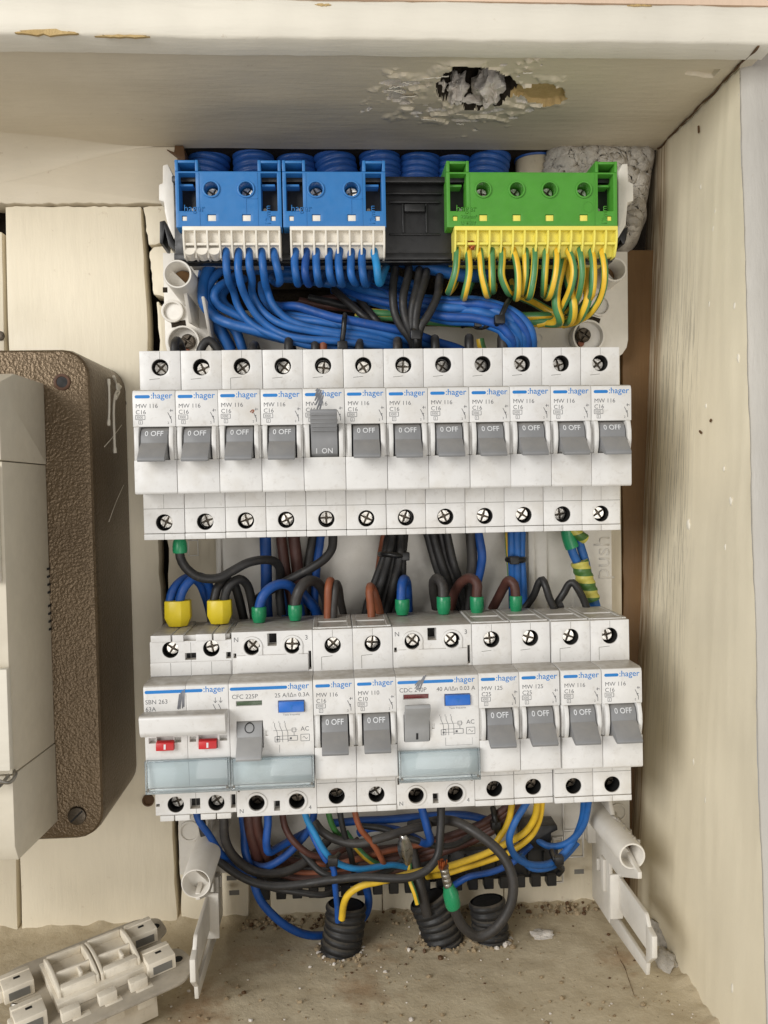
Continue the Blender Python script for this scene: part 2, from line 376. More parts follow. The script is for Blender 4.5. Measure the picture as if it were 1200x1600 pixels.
    def build(s, name, mats, parent=None, bevel=0.0, smooth=True, seg=2, loc=None, ang=35):
        if not isinstance(mats, (list, tuple)): mats = [mats]
        o = Vector(loc) if loc is not None else Vector((0, 0, 0))
        me = bpy.data.meshes.new(name)
        me.from_pydata([((p[0] - o.x) * S, (p[1] - o.y) * S, (p[2] - o.z) * S) for p in s.v], [], s.f)
        for m in mats: me.materials.append(MT_[m] if isinstance(m, str) else m)
        for p, mi in zip(me.polygons, s.m): p.material_index = mi
        if s.uv:
            ul = me.uv_layers.new(name='UVMap')
            for fi, uvs in s.uv.items():
                for li, q in zip(me.polygons[fi].loop_indices, uvs): ul.data[li].uv = q
        bm = bmesh.new(); bm.from_mesh(me)
        if not s.uv: bmesh.ops.remove_doubles(bm, verts=bm.verts, dist=2e-6)
        bmesh.ops.recalc_face_normals(bm, faces=bm.faces)
        if bevel:
            ed = [e for e in bm.edges if len(e.link_faces) == 2 and e.calc_face_angle(0) > math.radians(32)]
            bmesh.ops.bevel(bm, geom=ed, offset=bevel * S, segments=seg, profile=0.5, affect='EDGES', clamp_overlap=True)
        bm.to_mesh(me); bm.free()
        if smooth:
            for p in me.polygons: p.use_smooth = True
            me.set_sharp_from_angle(angle=math.radians(ang))
        ob = bpy.data.objects.new(name, me); col.objects.link(ob); ob.location = o * S
        if parent:                              # loc given: world coordinates, otherwise the parent's own
            ob.parent = parent
            q = parent
            while loc is not None and q is not None: ob.location -= q.location; q = q.parent
        return ob

_tc = {}
def text2d(txt, bold, align):
    k = (txt, bold, align)
    if k not in _tc:
        cu = bpy.data.curves.new('t', 'FONT'); cu.body = txt; cu.size = 1.0; cu.align_x = align; cu.offset = bold; cu.resolution_u = 3; cu.fill_mode = 'FRONT'
        ob = bpy.data.objects.new('t', cu); col.objects.link(ob)
        dg = bpy.context.evaluated_depsgraph_get(); dg.update()
        me = bpy.data.meshes.new_from_object(ob.evaluated_get(dg))
        _tc[k] = ([(v.co.x, v.co.y) for v in me.vertices], [tuple(p.vertices) for p in me.polygons])
        bpy.data.objects.remove(ob); bpy.data.curves.remove(cu); bpy.data.meshes.remove(me)
    return _tc[k]

def tag(o, label=None, cat=None, group=None, kind=None):
    if label: o['label'] = label
    if cat: o['category'] = cat
    if group: o['group'] = group
    if kind: o['kind'] = kind
    return o
def empty(name, loc=(0, 0, 0), rot=(0, 0, 0)):
    o = bpy.data.objects.new(name, None); col.objects.link(o); o.location = Vector(loc) * S; o.rotation_euler = rot; o.empty_display_size = 0.01
    return o
def put(src_or_mesh, name, parent, loc=(0, 0, 0), rot=(0, 0, 0)):
    me = src_or_mesh.data if hasattr(src_or_mesh, 'data') else src_or_mesh
    o = bpy.data.objects.new(name, me); col.objects.link(o); o.parent = parent; o.location = Vector(loc) * S; o.rotation_euler = rot
    return o
def copy_tree(o, parent=None):
    c = o.copy(); col.objects.link(c); c.parent = parent
    for ch in o.children: copy_tree(ch, c)
    return c
ORD = ['first', 'second', 'third', 'fourth', 'fifth', 'sixth', 'seventh', 'eighth', 'ninth', 'tenth', 'eleventh', 'twelfth', 'thirteenth', 'fourteenth', 'fifteenth', 'sixteenth']

# --- swept tubes
def spline(pts, step=1.6):
    pts = [Vector(p) for p in pts]
    if len(pts) == 2: pts = [pts[0], (pts[0] + pts[1]) / 2, pts[1]]
    ext = [pts[0] * 2 - pts[1]] + pts + [pts[-1] * 2 - pts[-2]]
    out = []
    for i in range(1, len(ext) - 2):
        p0, p1, p2, p3 = ext[i - 1:i + 3]
        t0 = 0.0; t1 = t0 + max(1e-4, (p1 - p0).length) ** 0.5; t2 = t1 + max(1e-4, (p2 - p1).length) ** 0.5; t3 = t2 + max(1e-4, (p3 - p2).length) ** 0.5
        n = max(2, int((p2 - p1).length / step))
        for k in range(n):
            t = t1 + (t2 - t1) * k / n
            A1 = p0 * ((t1 - t) / (t1 - t0)) + p1 * ((t - t0) / (t1 - t0)); A2 = p1 * ((t2 - t) / (t2 - t1)) + p2 * ((t - t1) / (t2 - t1)); A3 = p2 * ((t3 - t) / (t3 - t2)) + p3 * ((t - t2) / (t3 - t2))
            B1 = A1 * ((t2 - t) / (t2 - t0)) + A2 * ((t - t0) / (t2 - t0)); B2 = A2 * ((t3 - t) / (t3 - t1)) + A3 * ((t - t1) / (t3 - t1))
            out.append(B1 * ((t2 - t) / (t2 - t1)) + B2 * ((t - t1) / (t2 - t1)))
    return out + [pts[-1]]
def tube(mb, path, r, n=12, mi=0, phase=0.0, cap=True, uv=True, flat=1.0):
    """path: list of Vectors (mm); r number or f(s, total)"""
    T = [(path[min(i + 1, len(path) - 1)] - path[max(i - 1, 0)]).normalized() for i in range(len(path))]
    up = Vector((0, 0, 1)) if abs(T[0].z) < 0.8 else Vector((1, 0, 0))
    N = T[0].cross(up).normalized(); L = [0.0]
    for i in range(1, len(path)): L.append(L[-1] + (path[i] - path[i - 1]).length)
    v, uvr = [], []
    for i, p in enumerate(path):
        if i:
            q = T[i - 1].rotation_difference(T[i]); N = (q @ N).normalized()
        Bn = T[i].cross(N).normalized()
        rr = r(L[i], L[-1]) if callable(r) else r
        for k in range(n):
            a = 2 * PI * k / n
            v.append(p + (N * math.cos(a) + Bn * math.sin(a) * flat) * rr)
    f, uvs = [], []
    for i in range(len(path) - 1):
        for k in range(n):
            k2 = (k + 1) % n
            f.append((i * n + k, i * n + k2, (i + 1) * n + k2, (i + 1) * n + k))
            uvs.append(((L[i], k / n + phase), (L[i], (k + 1) / n + phase), (L[i + 1], (k + 1) / n + phase), (L[i + 1], k / n + phase)))
    if cap:
        m = len(path) - 1
        f += [tuple(range(n - 1, -1, -1)), tuple(m * n + k for k in range(n))]; uvs += [tuple((0, 0) for _ in range(n))] * 2
    mb.add(v, f, mi, uvs if uv else None)
    return mb
def pth(pts): return [P(*p) if len(p) == 3 else Vector(p[1:]) for p in pts]
_ph = [0.0]
def wire(name, label, mat, r, pts, group=None, cat='wire', world=False, parent=None, step=1.6, wob=0.0):
    w3 = [Vector(p) for p in pts] if world else pth(pts)
    if wob: w3 = [p + Vector((random.uniform(-wob, wob), random.uniform(-wob, wob), random.uniform(-wob, wob))) for p in w3]
    path = spline(w3, step); sd = Vector((random.uniform(0, 99), 0, 0)); nP = len(path)
    path = [p + mnoise.noise_vector(p * 0.055 + sd) * (0.75 * min(1, i / 5, (nP - 1 - i) / 5)) for i, p in enumerate(path)]
    _ph[0] = (_ph[0] + 0.37) % 1
    o = tube(MB(), path, r, 12, phase=_ph[0]).build(name, mat, parent, loc=path[0], ang=60)
    if not parent: tag(o, label, cat, group)
    return o
# ------------------------------------------------------------------ the setting: niche
def jag(p, q, n, amp, seed):
    rnd = random.Random(seed); out = []
    for i in range(n):
        t = i / n
        out.append((p[0] + (q[0] - p[0]) * t + (rnd.uniform(-amp, amp) if i else 0), p[1] + (q[1] - p[1]) * t + (rnd.uniform(-amp, amp) if i else 0)))
    return out
CZ, SZ, WY = 150.6, -242.0, 62.0                # ceiling underside, shelf top, back wall face
def RX(z): return 129.5 + (z - SZ) * 0.0449      # the right wall leans

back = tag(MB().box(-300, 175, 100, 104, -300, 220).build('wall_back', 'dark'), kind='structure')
def plank(pts, y0, y1, mat, seed=0):
    o = MB().prism(pts, y0, y1, 'y').build('plank', mat, back, bevel=0.5)
    return o
plank([(-300, 121.5), (-300, SZ - 4), (-188.0, SZ - 4), *jag((-187.6, SZ), (-183.6, 121), 30, 0.25, 3)], WY, 76, 'cream')
plank([*jag((-185.6, SZ - 3), (-107.6, SZ - 3), 4, 0.2, 5), *jag((-107.4, SZ - 3), (-115.6, 121.6), 46, 0.42, 6), *jag((-115.6, 121.7), (-181.4, 121.7), 26, 0.35, 7), *jag((-181.5, 121.4), (-185.6, SZ), 20, 0.2, 8)], WY, 76, 'cream')
plank([*jag((-104.9, SZ - 3), (-60, SZ - 3), 4, 0.2, 9), (-60, 70), *jag((-106, 72), (-110.6, 76), 5, 0.8, 10), *jag((-109.0, 68), (-104.9, SZ), 50, 0.75, 11)], WY + 0.6, 76, 'cream')
plank([*jag((-110.4, 78), (-92, 74), 6, 0.5, 12), (-92, 104), *jag((-93, 105.4), (-112.6, 100.8), 9, 0.7, 13), *jag((-112.0, 99), (-110.4, 78), 8, 0.4, 14)], WY - 0.6, 76, 'cream')
plank([*jag((-112.2, 102.8), (-92, 107.5), 8, 0.6, 15), (-92, 121.8), *jag((-92, 121.9), (-114.4, 121.8), 8, 0.3, 16), *jag((-114.4, 121), (-112.2, 103), 8, 0.4, 17)], WY - 0.2, 76, 'cream')
for a, b in ((-59.7, -2), (-1.6, 62), (62.5, 126.6)):
    plank([(a, SZ - 3), (b, SZ - 3), (b, 58), (a, 58)], WY + 0.3, 76, 'cream')
plank([(127.4, SZ - 3), (150, SZ - 3), (150, 100), (128.4, 100), *jag((128.2, 96), (127.4, SZ), 40, 0.4, 18)], WY + 1.2, 76, 'brownboard')
# upper cross board with the broken cut-out for the conduits
plank([(-300, 123.0), *jag((-300, 123.0), (-100, 122.6), 60, 0.45, 19), (-98.5, 122.4), (-97, 140), *jag((-97.4, 141), (-97, 149.6), 5, 1.0, 20), (-97, 150.4), (-300, 150.4)], WY - 1.4, 76, 'ceil')
def cove():
    V = []; n = 14; m = 40
    for j in range(m + 1):
        x = -300 + (-97.5 + 300) * j / m; q = max(0.0, min(1.0, (-99 - x) / 110.0)); q = 0.02 + 0.98 * q * q * (3 - 2 * q)
        for i in range(n):
            t = PI / 2 * i / (n - 1); V.append((x, WY - 1.5 - 30 * q * (1 - math.cos(t)), CZ + 0.7 - 22 * q * (1 - math.sin(t))))
    F = [(j * n + i, j * n + i + 1, (j + 1) * n + i + 1, (j + 1) * n + i) for j in range(m) for i in range(n - 1)]
    MB().add(V, F).build('cove', 'ceil', back, ang=60)
cove()
# splintered wood tip at the corner of the cut-out
MB().prism([(-97.6, 150.3), (-98, 147), (-101.8, 148.6), (-96.5, 144.5), (-95.0, 139), (-92.6, 144), (-93.4, 150.3)], WY - 3.5, 74, 'y').build('splinter', 'woodraw', back, bevel=0.3)
# rough pocket lined with mortar behind the conduits
def blob(mb, c, rad, seed, sub=3, amp=0.35, mi=0, sq=(1, 1, 1)):
    bm = bmesh.new(); bmesh.ops.create_icosphere(bm, subdivisions=sub, radius=1.0)
    off = Vector((seed * 13.7, seed * 3.1, seed * 7.9)); vv = []
    for v in bm.verts:
        n = v.co.normalized()
        d = 1 + amp * mnoise.noise(n * 1.6 + off) + amp * 0.5 * mnoise.noise(n * 4.1 + off) + amp * 0.3 * mnoise.noise(n * 9.0 + off)
        vv.append((c[0] + n.x * d * rad * sq[0], c[1] + n.y * d * rad * sq[1], c[2] + n.z * d * rad * sq[2]))
    bm.verts.index_update()
    mb.add(vv, [tuple(x.index for x in f.verts) for f in bm.faces], mi); bm.free()
def rough_slab(name, outline, y0, amp, mat, n=(60, 60), depth=14, parent=None, sc=0.16, seed=0):
    """front face bounded by an outline (x,z), displaced by noise towards the room"""
    xs = [p[0] for p in outline]; zs = [p[1] for p in outline]
    x0, x1, z0, z1 = min(xs), max(xs), min(zs), max(zs)
    def inside(x, z):
        c = False; k = len(outline)
        for i in range(k):
            (ax, az), (bx_, bz) = outline[i], outline[(i + 1) % k]
            if (az > z) != (bz > z) and x < (bx_ - ax) * (z - az) / (bz - az) + ax: c = not c
        return c
    def dist(x, z):
        best = 1e9; k = len(outline)
        for i in range(k):
            a = Vector(outline[i]); b = Vector(outline[(i + 1) % k]); p = Vector((x, z)); t = max(0, min(1, (p - a).dot(b - a) / max(1e-6, (b - a).length_squared)))
            best = min(best, (p - a - (b - a) * t).length)
        return best
    nx, nz = n; idx = {}; V = []; F = []
    for i in range(nx + 1):
        for k in range(nz + 1):
            x, z = x0 + (x1 - x0) * i / nx, z0 + (z1 - z0) * k / nz
            if not inside(x, z): continue
            e = min(1.0, dist(x, z) / 5.0)
            q = Vector((x * sc + seed, 3.3, z * sc))
            h = mnoise.noise(q) + 0.6 * mnoise.noise(q * 2.3) + 0.4 * mnoise.noise(q * 5.1) + 0.25 * mnoise.noise(q * 11)
            idx[i, k] = len(V); V.append((x, y0 + depth * (1 - e ** 0.5) - h * amp * e, z))
    for i in range(nx):
        for k in range(nz):
            c = [(i, k), (i + 1, k), (i + 1, k + 1), (i, k + 1)]
            if all(q in idx for q in c): F.append(tuple(idx[q] for q in c))
    mb = MB(); mb.add(V, F)
    o = mb.build(name, mat, parent, ang=70)
    m = o.modifiers.new('s', 'SOLIDIFY'); m.thickness = 0.004; m.offset = 1 if False else -1
    return o
mo = [tuple(P(u, v, WY - 2).xz) for u, v in ((868, 231), (905, 229), (960, 230), (1020, 232), (1014, 262), (1010, 290), (1005, 315), (1006, 335), (999, 352), (992, 372), (982, 384), (966, 392), (955, 370), (930, 340), (880, 320), (862, 270))]
tag(rough_slab('mortar_fill', mo, WY - 4, 4.5, 'mortar', (90, 80), 12, sc=0.13), 'rough grey mortar filling the wall behind the right end of the green terminal block', 'mortar')
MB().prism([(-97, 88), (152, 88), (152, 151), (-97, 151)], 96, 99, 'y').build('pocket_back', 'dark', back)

# ceiling of the niche: a painted board with a broken-out hole and flaking paint
def ceiling():
    x0, x1, y0, y1 = -300.0, 152.0, -33.0, 63.0
    nx, ny = 400, 130
    hc = PZ(745, 136, CZ)                          # centre of the broken hole
    V, F, M = [], [], []
    XS = [x0 + (-60 - x0) * i / 60 for i in range(60)] + [-60 + 160.0 * i / 290 for i in range(290)] + [100 + (x1 - 100) * i / 50 for i in range(51)]
    nx = len(XS) - 1
    for i in range(nx + 1):
        for k in range(ny + 1):
            x, y = XS[i], y0 + (y1 - y0) * k / ny
            z = CZ + 0.5 * mnoise.noise(Vector((x * 0.02, y * 0.05, 1)))
            dx, dy = (x - hc.x), (y - hc.y)
            q = Vector((x * 0.075, y * 0.075, 4.0))
            nn = mnoise.noise(q) + 0.4 * mnoise.noise(q * 2.7) + 0.2 * mnoise.noise(q * 6)
            m = 0
            d1 = math.hypot(dx / 18.0, dy / 18.0) + 0.42 * nn                       # pit with the plaster lump
            d2 = math.hypot((dx - 26) / 15.0, (dy - 5 - 0.12 * (dx - 26)) / 7.0) + 0.7 * nn           # shallow ochre scar to the right
            d3 = math.hypot((dx + 2) / 42.0, (dy - 8) / 33.0) + 0.45 * nn           # ring of lifted paint
            if d1 < 1:
                z += 13.0 * min(1, (1 - d1) * 5); m = 3
            elif d2 < 1:
                z += 1.8 * min(1, (1 - d2) * 8); m = 2
            elif d3 < 1:
                q2 = Vector((x * 0.07, y * 0.16, 9.0)); step = mnoise.noise(q2) + 0.35 * mnoise.noise(q2 * 3)
                if step > 0.05: z -= 1.3 * min(1, (step - 0.05) * 12) * min(1, (1 - d3) * 4)
                elif step < -0.36: z += 0.9; m = 1
            if abs(dx - 92) < 6 and abs(dy + 14) < 2.2 + 1.5 * nn: z += 1.5
            V.append((x, y, z)); M.append(m)
    mb = MB()
    mb.v = V
    for i in range(nx):
        for k in range(ny):
            a = i * (ny + 1) + k
            mb.f.append((a, a + 1, a + ny + 2, a + ny + 1)); mb.m.append(max(M[a], M[a + ny + 2]))
    o = mb.build('ceiling', ['ceil', 'plaster', 'ochre', 'dark'], ang=40)
    tag(o, kind='structure')
    rr = random.Random(17)
    for i, (dx, dy, r_, sq) in enumerate(((7.5, 6, 7.5, (0.8, 1.1, 1.1)), (-7, 9, 5.5, (0.75, 1.0, 1.1)), (1, 15, 5.0, (1.9, 0.6, 0.8)), (-15, 6, 3.6, (0.7, 1.2, 1.0)))):
        mb = MB(); blob(mb, (hc.x + dx, hc.y + dy + 3.5, CZ + 2.2 + 0.5 * r_), r_, i * 7.7 + 2, 4, 0.6, 0, sq); mb.build('plaster_chunk', 'plaster', o, ang=50)
    for i in range(14):                                # curled flakes of paint round the hole
        t = rr.uniform(0, 2 * PI); q_ = rr.uniform(1.15, 1.9); cx, cy = hc.x + 2 + 21 * q_ * math.cos(t), hc.y + 6 + 17 * q_ * math.sin(t)
        if cy > 56 or cy < -30 or (10 < cx - hc.x < 42 and abs(cy - hc.y - 5) < 11): continue
        L_, W_, th = rr.uniform(2.5, 8), rr.uniform(1.0, 2.8), rr.uniform(-0.4, 0.4); n_ = 7; V2 = []
        for j in range(n_):
            u_ = j / (n_ - 1) - 0.5; w2 = W_ * (1 - (2 * u_) ** 2 * 0.7) * rr.uniform(0.7, 1.2)
            for k in (-1, 1):
                lx, ly = u_ * L_, k * w2 / 2; V2.append((cx + lx * math.cos(th) - ly * math.sin(th), cy + lx * math.sin(th) + ly * math.cos(th), CZ - 0.5 - (0.9 if k < 0 else 0.0) * rr.uniform(0.5, 1.2)))
        fl = MB().add(V2, [(2 * j, 2 * j + 1, 2 * j + 3, 2 * j + 2) for j in range(n_ - 1)]).build('paint_flake', 'trim', o); m_ = fl.modifiers.new('s', 'SOLIDIFY'); m_.thickness = 0.0003
    MB().box(-300, 175, 64, 110, CZ + 0.5, CZ + 30).box(-300, 175, -30, 110, CZ + 16, CZ + 30).build('ceiling_core', 'dark', o)
    return o
ceil = ceiling()
# the front trim of that board
def trim():
    mb = MB(); n = 150; prof = [(-33, 151.2), (-33.6, 149.6), (-44.2, 150.2), (-45.4, 151.2), (-45.8, 157), (-45.6, 163.4), (-44, 164.8), (-30, 165.0), (-30, 151.5)]
    V = []
    for i in range(n + 1):
        x = -300 + (152.5 + 300) * i / n
        for (y, z) in prof:
            q = Vector((x * 0.06, y * 0.05, z * 0.05)); V.append((x, y + 0.5 * mnoise.noise(q) + 0.18 * mnoise.noise(q * 5), z + 0.45 * mnoise.noise(q + Vector((9, 0, 0))) + 0.2 * mnoise.noise(q * 6)))
    k = len(prof); F = []
    for i in range(n):
        for j in range(k): F.append((i * k + j, (i + 1) * k + j, (i + 1) * k + (j + 1) % k, i * k + (j + 1) % k))
    F += [tuple(range(k)), tuple(n * k + j for j in range(k - 1, -1, -1))]
    mb.add(V, F); return mb.build('ceiling_trim', 'trim', ceil, ang=60)
trim()
def chips(name, parent, spots, mat, y, amp, seed):
    mb = MB(); rnd = random.Random(seed)
    for (u, v, wd, h) in spots:
        c = P(u, v, y); k = 26; sc = (y - CAM.y) / FPX
        pts = []
        for j in range(k):
            a = 2 * PI * j / k; rr = rnd.uniform(0.3, 1.1)
            pts.append((c.x + math.cos(a) * wd * sc * rnd.uniform(0.75, 1.05) / 2, c.z + math.sin(a) * h * sc * rr / 2))
        mb.prism(pts, y + 0.05, y + 1.2, 'y')
    return mb.build(name, mat, parent)
chips('bare_chip', ceil, [(72, 50, 95, 10), (190, 56, 80, 5), (505, 7, 26, 5), (1000, 8, 40, 4)], 'ochre', -46.0, 0.3, 3)
tag(MB().box(-300, 200, -44, -20, 165.4, 260).build('wall_above', 'pink'), kind='structure')

# right wall: leaning painted board, its front edge slants out towards the bottom
def right_wall():
    mb = MB(); ny, nz = 60, 130; V = []
    def yf(z): return -30.0 - (121 - z) * 0.142
    for k in range(nz + 1):
        z = SZ - 6 + (CZ + 2 - SZ + 6) * k / nz
        for i in range(ny + 1):
            t = i / ny; y = yf(z) + (WY + 14 - yf(z)) * t
            q = Vector((y * 0.03, 2.0, z * 0.02))
            dx = 0.8 * mnoise.noise(q) + 0.25 * mnoise.noise(Vector((y * 0.2, 5, z * 0.02)))
            if i == 0: dx += 0.3 * mnoise.noise(Vector((0, 1, z * 0.15)))
            V.append((RX(z) + dx, y, z))
    F = [(k * (ny + 1) + i, k * (ny + 1) + i + 1, (k + 1) * (ny + 1) + i + 1, (k + 1) * (ny + 1) + i) for k in range(nz) for i in range(ny)]
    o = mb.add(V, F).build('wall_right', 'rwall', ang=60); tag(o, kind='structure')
    # grey front edge
    mb = MB(); V = []; m = 14
    for k in range(nz + 1):
        z = SZ - 6 + (CZ + 14 - SZ + 6) * k / nz
        rag = 2.2 * max(0, (z - 118) / 20.0)
        for i in range(m + 1):
            t = i / m
            dy = -1.8 * math.sin(min(1, t * 6) * PI / 2) + 0.5 * mnoise.noise(Vector((t * 3, z * 0.05, 3))) + 0.2 * mnoise.noise(Vector((t * 9, z * 0.25, 3)))
            V.append((RX(z) + 0.4 + 45 * t + rag * mnoise.noise(Vector((0, z * 0.3, 7))) * (1 - t), yf(z) + dy + 1.0 * (1 if i == 0 else 0), z))
    F = [(k * (m + 1) + i, k * (m + 1) + i + 1, (k + 1) * (m + 1) + i + 1, (k + 1) * (m + 1) + i) for k in range(nz) for i in range(m)]
    mb.add(V, F).build('wall_front_edge', 'rfront', o, ang=60)
    # paint blisters and nicks
    mb = MB(); rnd = random.Random(5)
    for (u, v, s_) in ((1008 + 140, 478, 2.0), (1109, 475, 2.2), (1154, 560, 2.6), (1142, 783, 2.4), (1076, 820, 3.2), (1131, 732, 1.5), (1133, 855, 1.6), (1103, 634, 1.6), (1084, 1190, 2.0), (1103, 1250, 2.2), (1146, 1545, 3.4), (1132, 1530, 2.0), (1095, 292, 1.6), (1118, 330, 1.8), (1115, 358, 2.0), (1138, 223, 1.3)):
        d = ray(u, v); t = 0.3
        lo, hi = 200.0, 700.0
        for _ in range(40):
            md = (lo + hi) / 2; q = CAM + d * md
            if q.x < RX(q.z): lo = md
            else: hi = md
        blob(mb, (q.x + 0.1, q.y, q.z), s_ * 0.55, rnd.random() * 50, 2, 0.3, 0, (0.5, 0.8, 1.5))
    mb.build('paint_blister', 'trim', o)
    mb = MB()
    for (u, v, l, a) in ((1094, 202, 3.2, 1.5), (1113, 657, 1.4, -0.7), (1097, 675, 2.2, 0.5)):
        d = ray(u, v); lo, hi = 200.0, 700.0
        for _ in range(40):
            md = (lo + hi) / 2; q = CAM + d * md
            if q.x < RX(q.z): lo = md
            else: hi = md
        c_, s_ = math.cos(a), math.sin(a)
        mb.box(-0.3, 0.3, -0.5, 0.5, -0.5, 0.5); n8 = len(mb.v)
        for j in range(n8 - 8, n8):
            x, y, z = mb.v[j]; yy, zz = y * 2 * l / 2, z * 0.8
            mb.v[j] = (q.x - 0.75 + x, q.y + yy * c_ - zz * s_, q.z + yy * s_ + zz * c_)
    mb.build('nick', 'woodraw', o)
    # crack in the crease with the ceiling: a dark uneven bead
    pts = [Vector((RX(CZ) - 0.9 + random.uniform(-0.4, 0.4), y, CZ - 0.3 + random.uniform(-0.6, 0.3))) for y in range(-44, 62, 4)]
    tube(MB(), spline(pts), lambda s_, t: 0.45 + 0.35 * mnoise.noise(Vector((s_ * 0.2, 0, 0))), 6, uv=False).build('crack', 'woodraw', o)
    return o
rw = right_wall()

# shelf: dusty masonry sheet
def shelf():
    mb = MB(); V = []; nx, ny = 170, 90
    x0, x1, y0, y1 = -300.0, 140.0, -150.0, 80.0
    for k in range(ny + 1):
        y = y0 + (y1 - y0) * k / ny
        for i in range(nx + 1):
            x = x0 + (x1 - x0) * i / nx
            q = Vector((x * 0.03, y * 0.03, 8)); z = SZ + 0.9 * mnoise.noise(q) + 0.5 * mnoise.noise(q * 4) + 0.22 * mnoise.noise(q * 11)
            z += 4.5 * max(0, (y - 53) / 9.0) ** 2 * (0.35 + 0.5 * mnoise.noise(Vector((x * 0.12, 0, 3)))) if y > 53 else 0
            e = RX(SZ) - x
            if e < 7: z += (7 - e) * 0.5 * max(0, 0.5 + mnoise.noise(Vector((y * 0.13, 2, 1))))
            V.append((x, y, z))
    F = [(k * (nx + 1) + i, k * (nx + 1) + i + 1, (k + 1) * (nx + 1) + i + 1, (k + 1) * (nx + 1) + i) for k in range(ny) for i in range(nx)]
    o = mb.add(V, F).build('shelf', 'shelf', ang=70); tag(o, kind='structure')
    # hairline crack
    pts = [PZ(u, v, SZ) + Vector((0, 0, 0.15)) for u, v in ((962, 1480), (968, 1498), (976, 1512), (982, 1530), (991, 1556))]
    tube(MB(), spline(pts, 2), lambda s_, t: 0.18 * (1 - 0.5 * s_ / t), 5, uv=False).build('crack', 'woodraw', o)
    return o
sh = shelf()
def rubble():
    mb = MB(); rnd = random.Random(21)
    for _ in range(420):
        u, v = rnd.uniform(200, 1120), 1425 + 175 * rnd.random() ** 0.8
        q = PZ(u, v, SZ)
        if q.y > 57 or q.x > RX(SZ) - 2: continue
        s_ = 0.28 + 0.75 * rnd.random() ** 5
        blob(mb, (q.x, q.y, SZ + s_ * 0.5), s_, rnd.random() * 90, 1, 0.5, rnd.choice((0, 0, 0, 0, 1, 2)), (1.3, 1.1, 0.8))
    for _ in range(260):                          # crumbs along the back crease
        x = rnd.uniform(-75, 128); y = rnd.uniform(50, 60)
        s_ = rnd.uniform(0.4, 1.3); blob(mb, (x, y, SZ + 0.6 + (y - 50) * 0.15), s_, rnd.random() * 90, 1, 0.5, rnd.choice((0, 0, 0, 2)))
    for (u, v) in ((500, 1490), (512, 1503), (560, 1500), (660, 1470), (668, 1480), (700, 1490), (720, 1488), (712, 1470), (790, 1478), (650, 1478), (540, 1508)):
        q = PZ(u, v, SZ)
        for _ in range(6): blob(mb, (q.x + rnd.uniform(-7, 7), q.y + rnd.uniform(-4, 4), SZ + 0.3), 0.3 + 1.3 * rnd.random() ** 3, rnd.random() * 99, 1, 0.5, rnd.choice((0, 0, 0, 1, 2)))
    o = mb.build('mortar_crumbs', ['crumb', 'plaster', 'woodraw'], smooth=False)
    tag(o, 'loose mortar crumbs and grit scattered over the shelf', 'crumbs', kind='stuff')
rubble()
def lump(name, label, u, v, rad, mat, sq, seed, lift=0.5, group=None):
    q = PZ(u, v, SZ + rad * sq[2] * lift); mb = MB(); blob(mb, (q.x, q.y, q.z), rad, seed, 3, 0.55, 0, sq)
    tag(mb.build(name, mat, loc=q, ang=70), label, 'rubble', group)
lump('plaster_flake', 'pale plaster flake lying on the shelf right of the black conduits', 846, 1460, 4.6, 'plaster', (1.2, 0.9, 0.35), 3)
lump('mortar_lump', 'grey mortar lump at the foot of the right wall beside the bracket tip', 1040, 1500, 5.2, 'mortar', (0.9, 1.2, 0.8), 8)
lump('mortar_lump', 'grey mortar lump behind the right bracket arm against the right wall', 1027, 1462, 6.0, 'mortar', (0.7, 1.5, 1.0), 12)
lump('mortar_lump', 'small grey mortar bit high behind the right bracket arm', 992, 1384, 4.2, 'mortar', (0.9, 1.0, 1.1), 5, 1.0)
# ------------------------------------------------------------------ modular devices (local: x centre, shoulder face y = 0, rail behind)
HS, NT, NB, NY = 40.65, 22.6, -20.7, -15.0
def screw_mesh():
    mb = MB(); R = 3.2; g = 0.25
    mb.cyl((0, 0), R * 0.98, 0.9, 3.5, 24, 1)  # darker metal on the slot floor imitates shade in the cross
    for q in range(4):                            # four raised quadrants leave the cross slot open
        a0 = q * PI / 2; pts = [(g, g)]
        t0 = math.asin(g / R)
        for i in range(7):
            t = t0 + (PI / 2 - 2 * t0) * i / 6; pts.append((R * math.cos(t), R * math.sin(t)))
        c, s = math.cos(a0), math.sin(a0); pts = [(x * c - z * s, x * s + z * c) for x, z in pts]
        n = len(pts); v = [(p[0] * 0.86, -0.25, p[1] * 0.86) for p in pts] + [(p[0], 1.05, p[1]) for p in pts]
        v[0] = (pts[0][0] * 1.5, -0.25, pts[0][1] * 1.5)
        mb.add(v, [tuple(range(n))] + [(i, (i + 1) % n, n + (i + 1) % n, n + i) for i in range(n)])
    return mb
_scr = screw_mesh().build('screw', ['screw', 'screwdark'], bevel=0.2, seg=1, smooth=False); SCREW = _scr.data; bpy.data.objects.remove(_scr)
SCREWD = SCREW.copy(); SCREWD.materials[0] = MT_['screwdark']

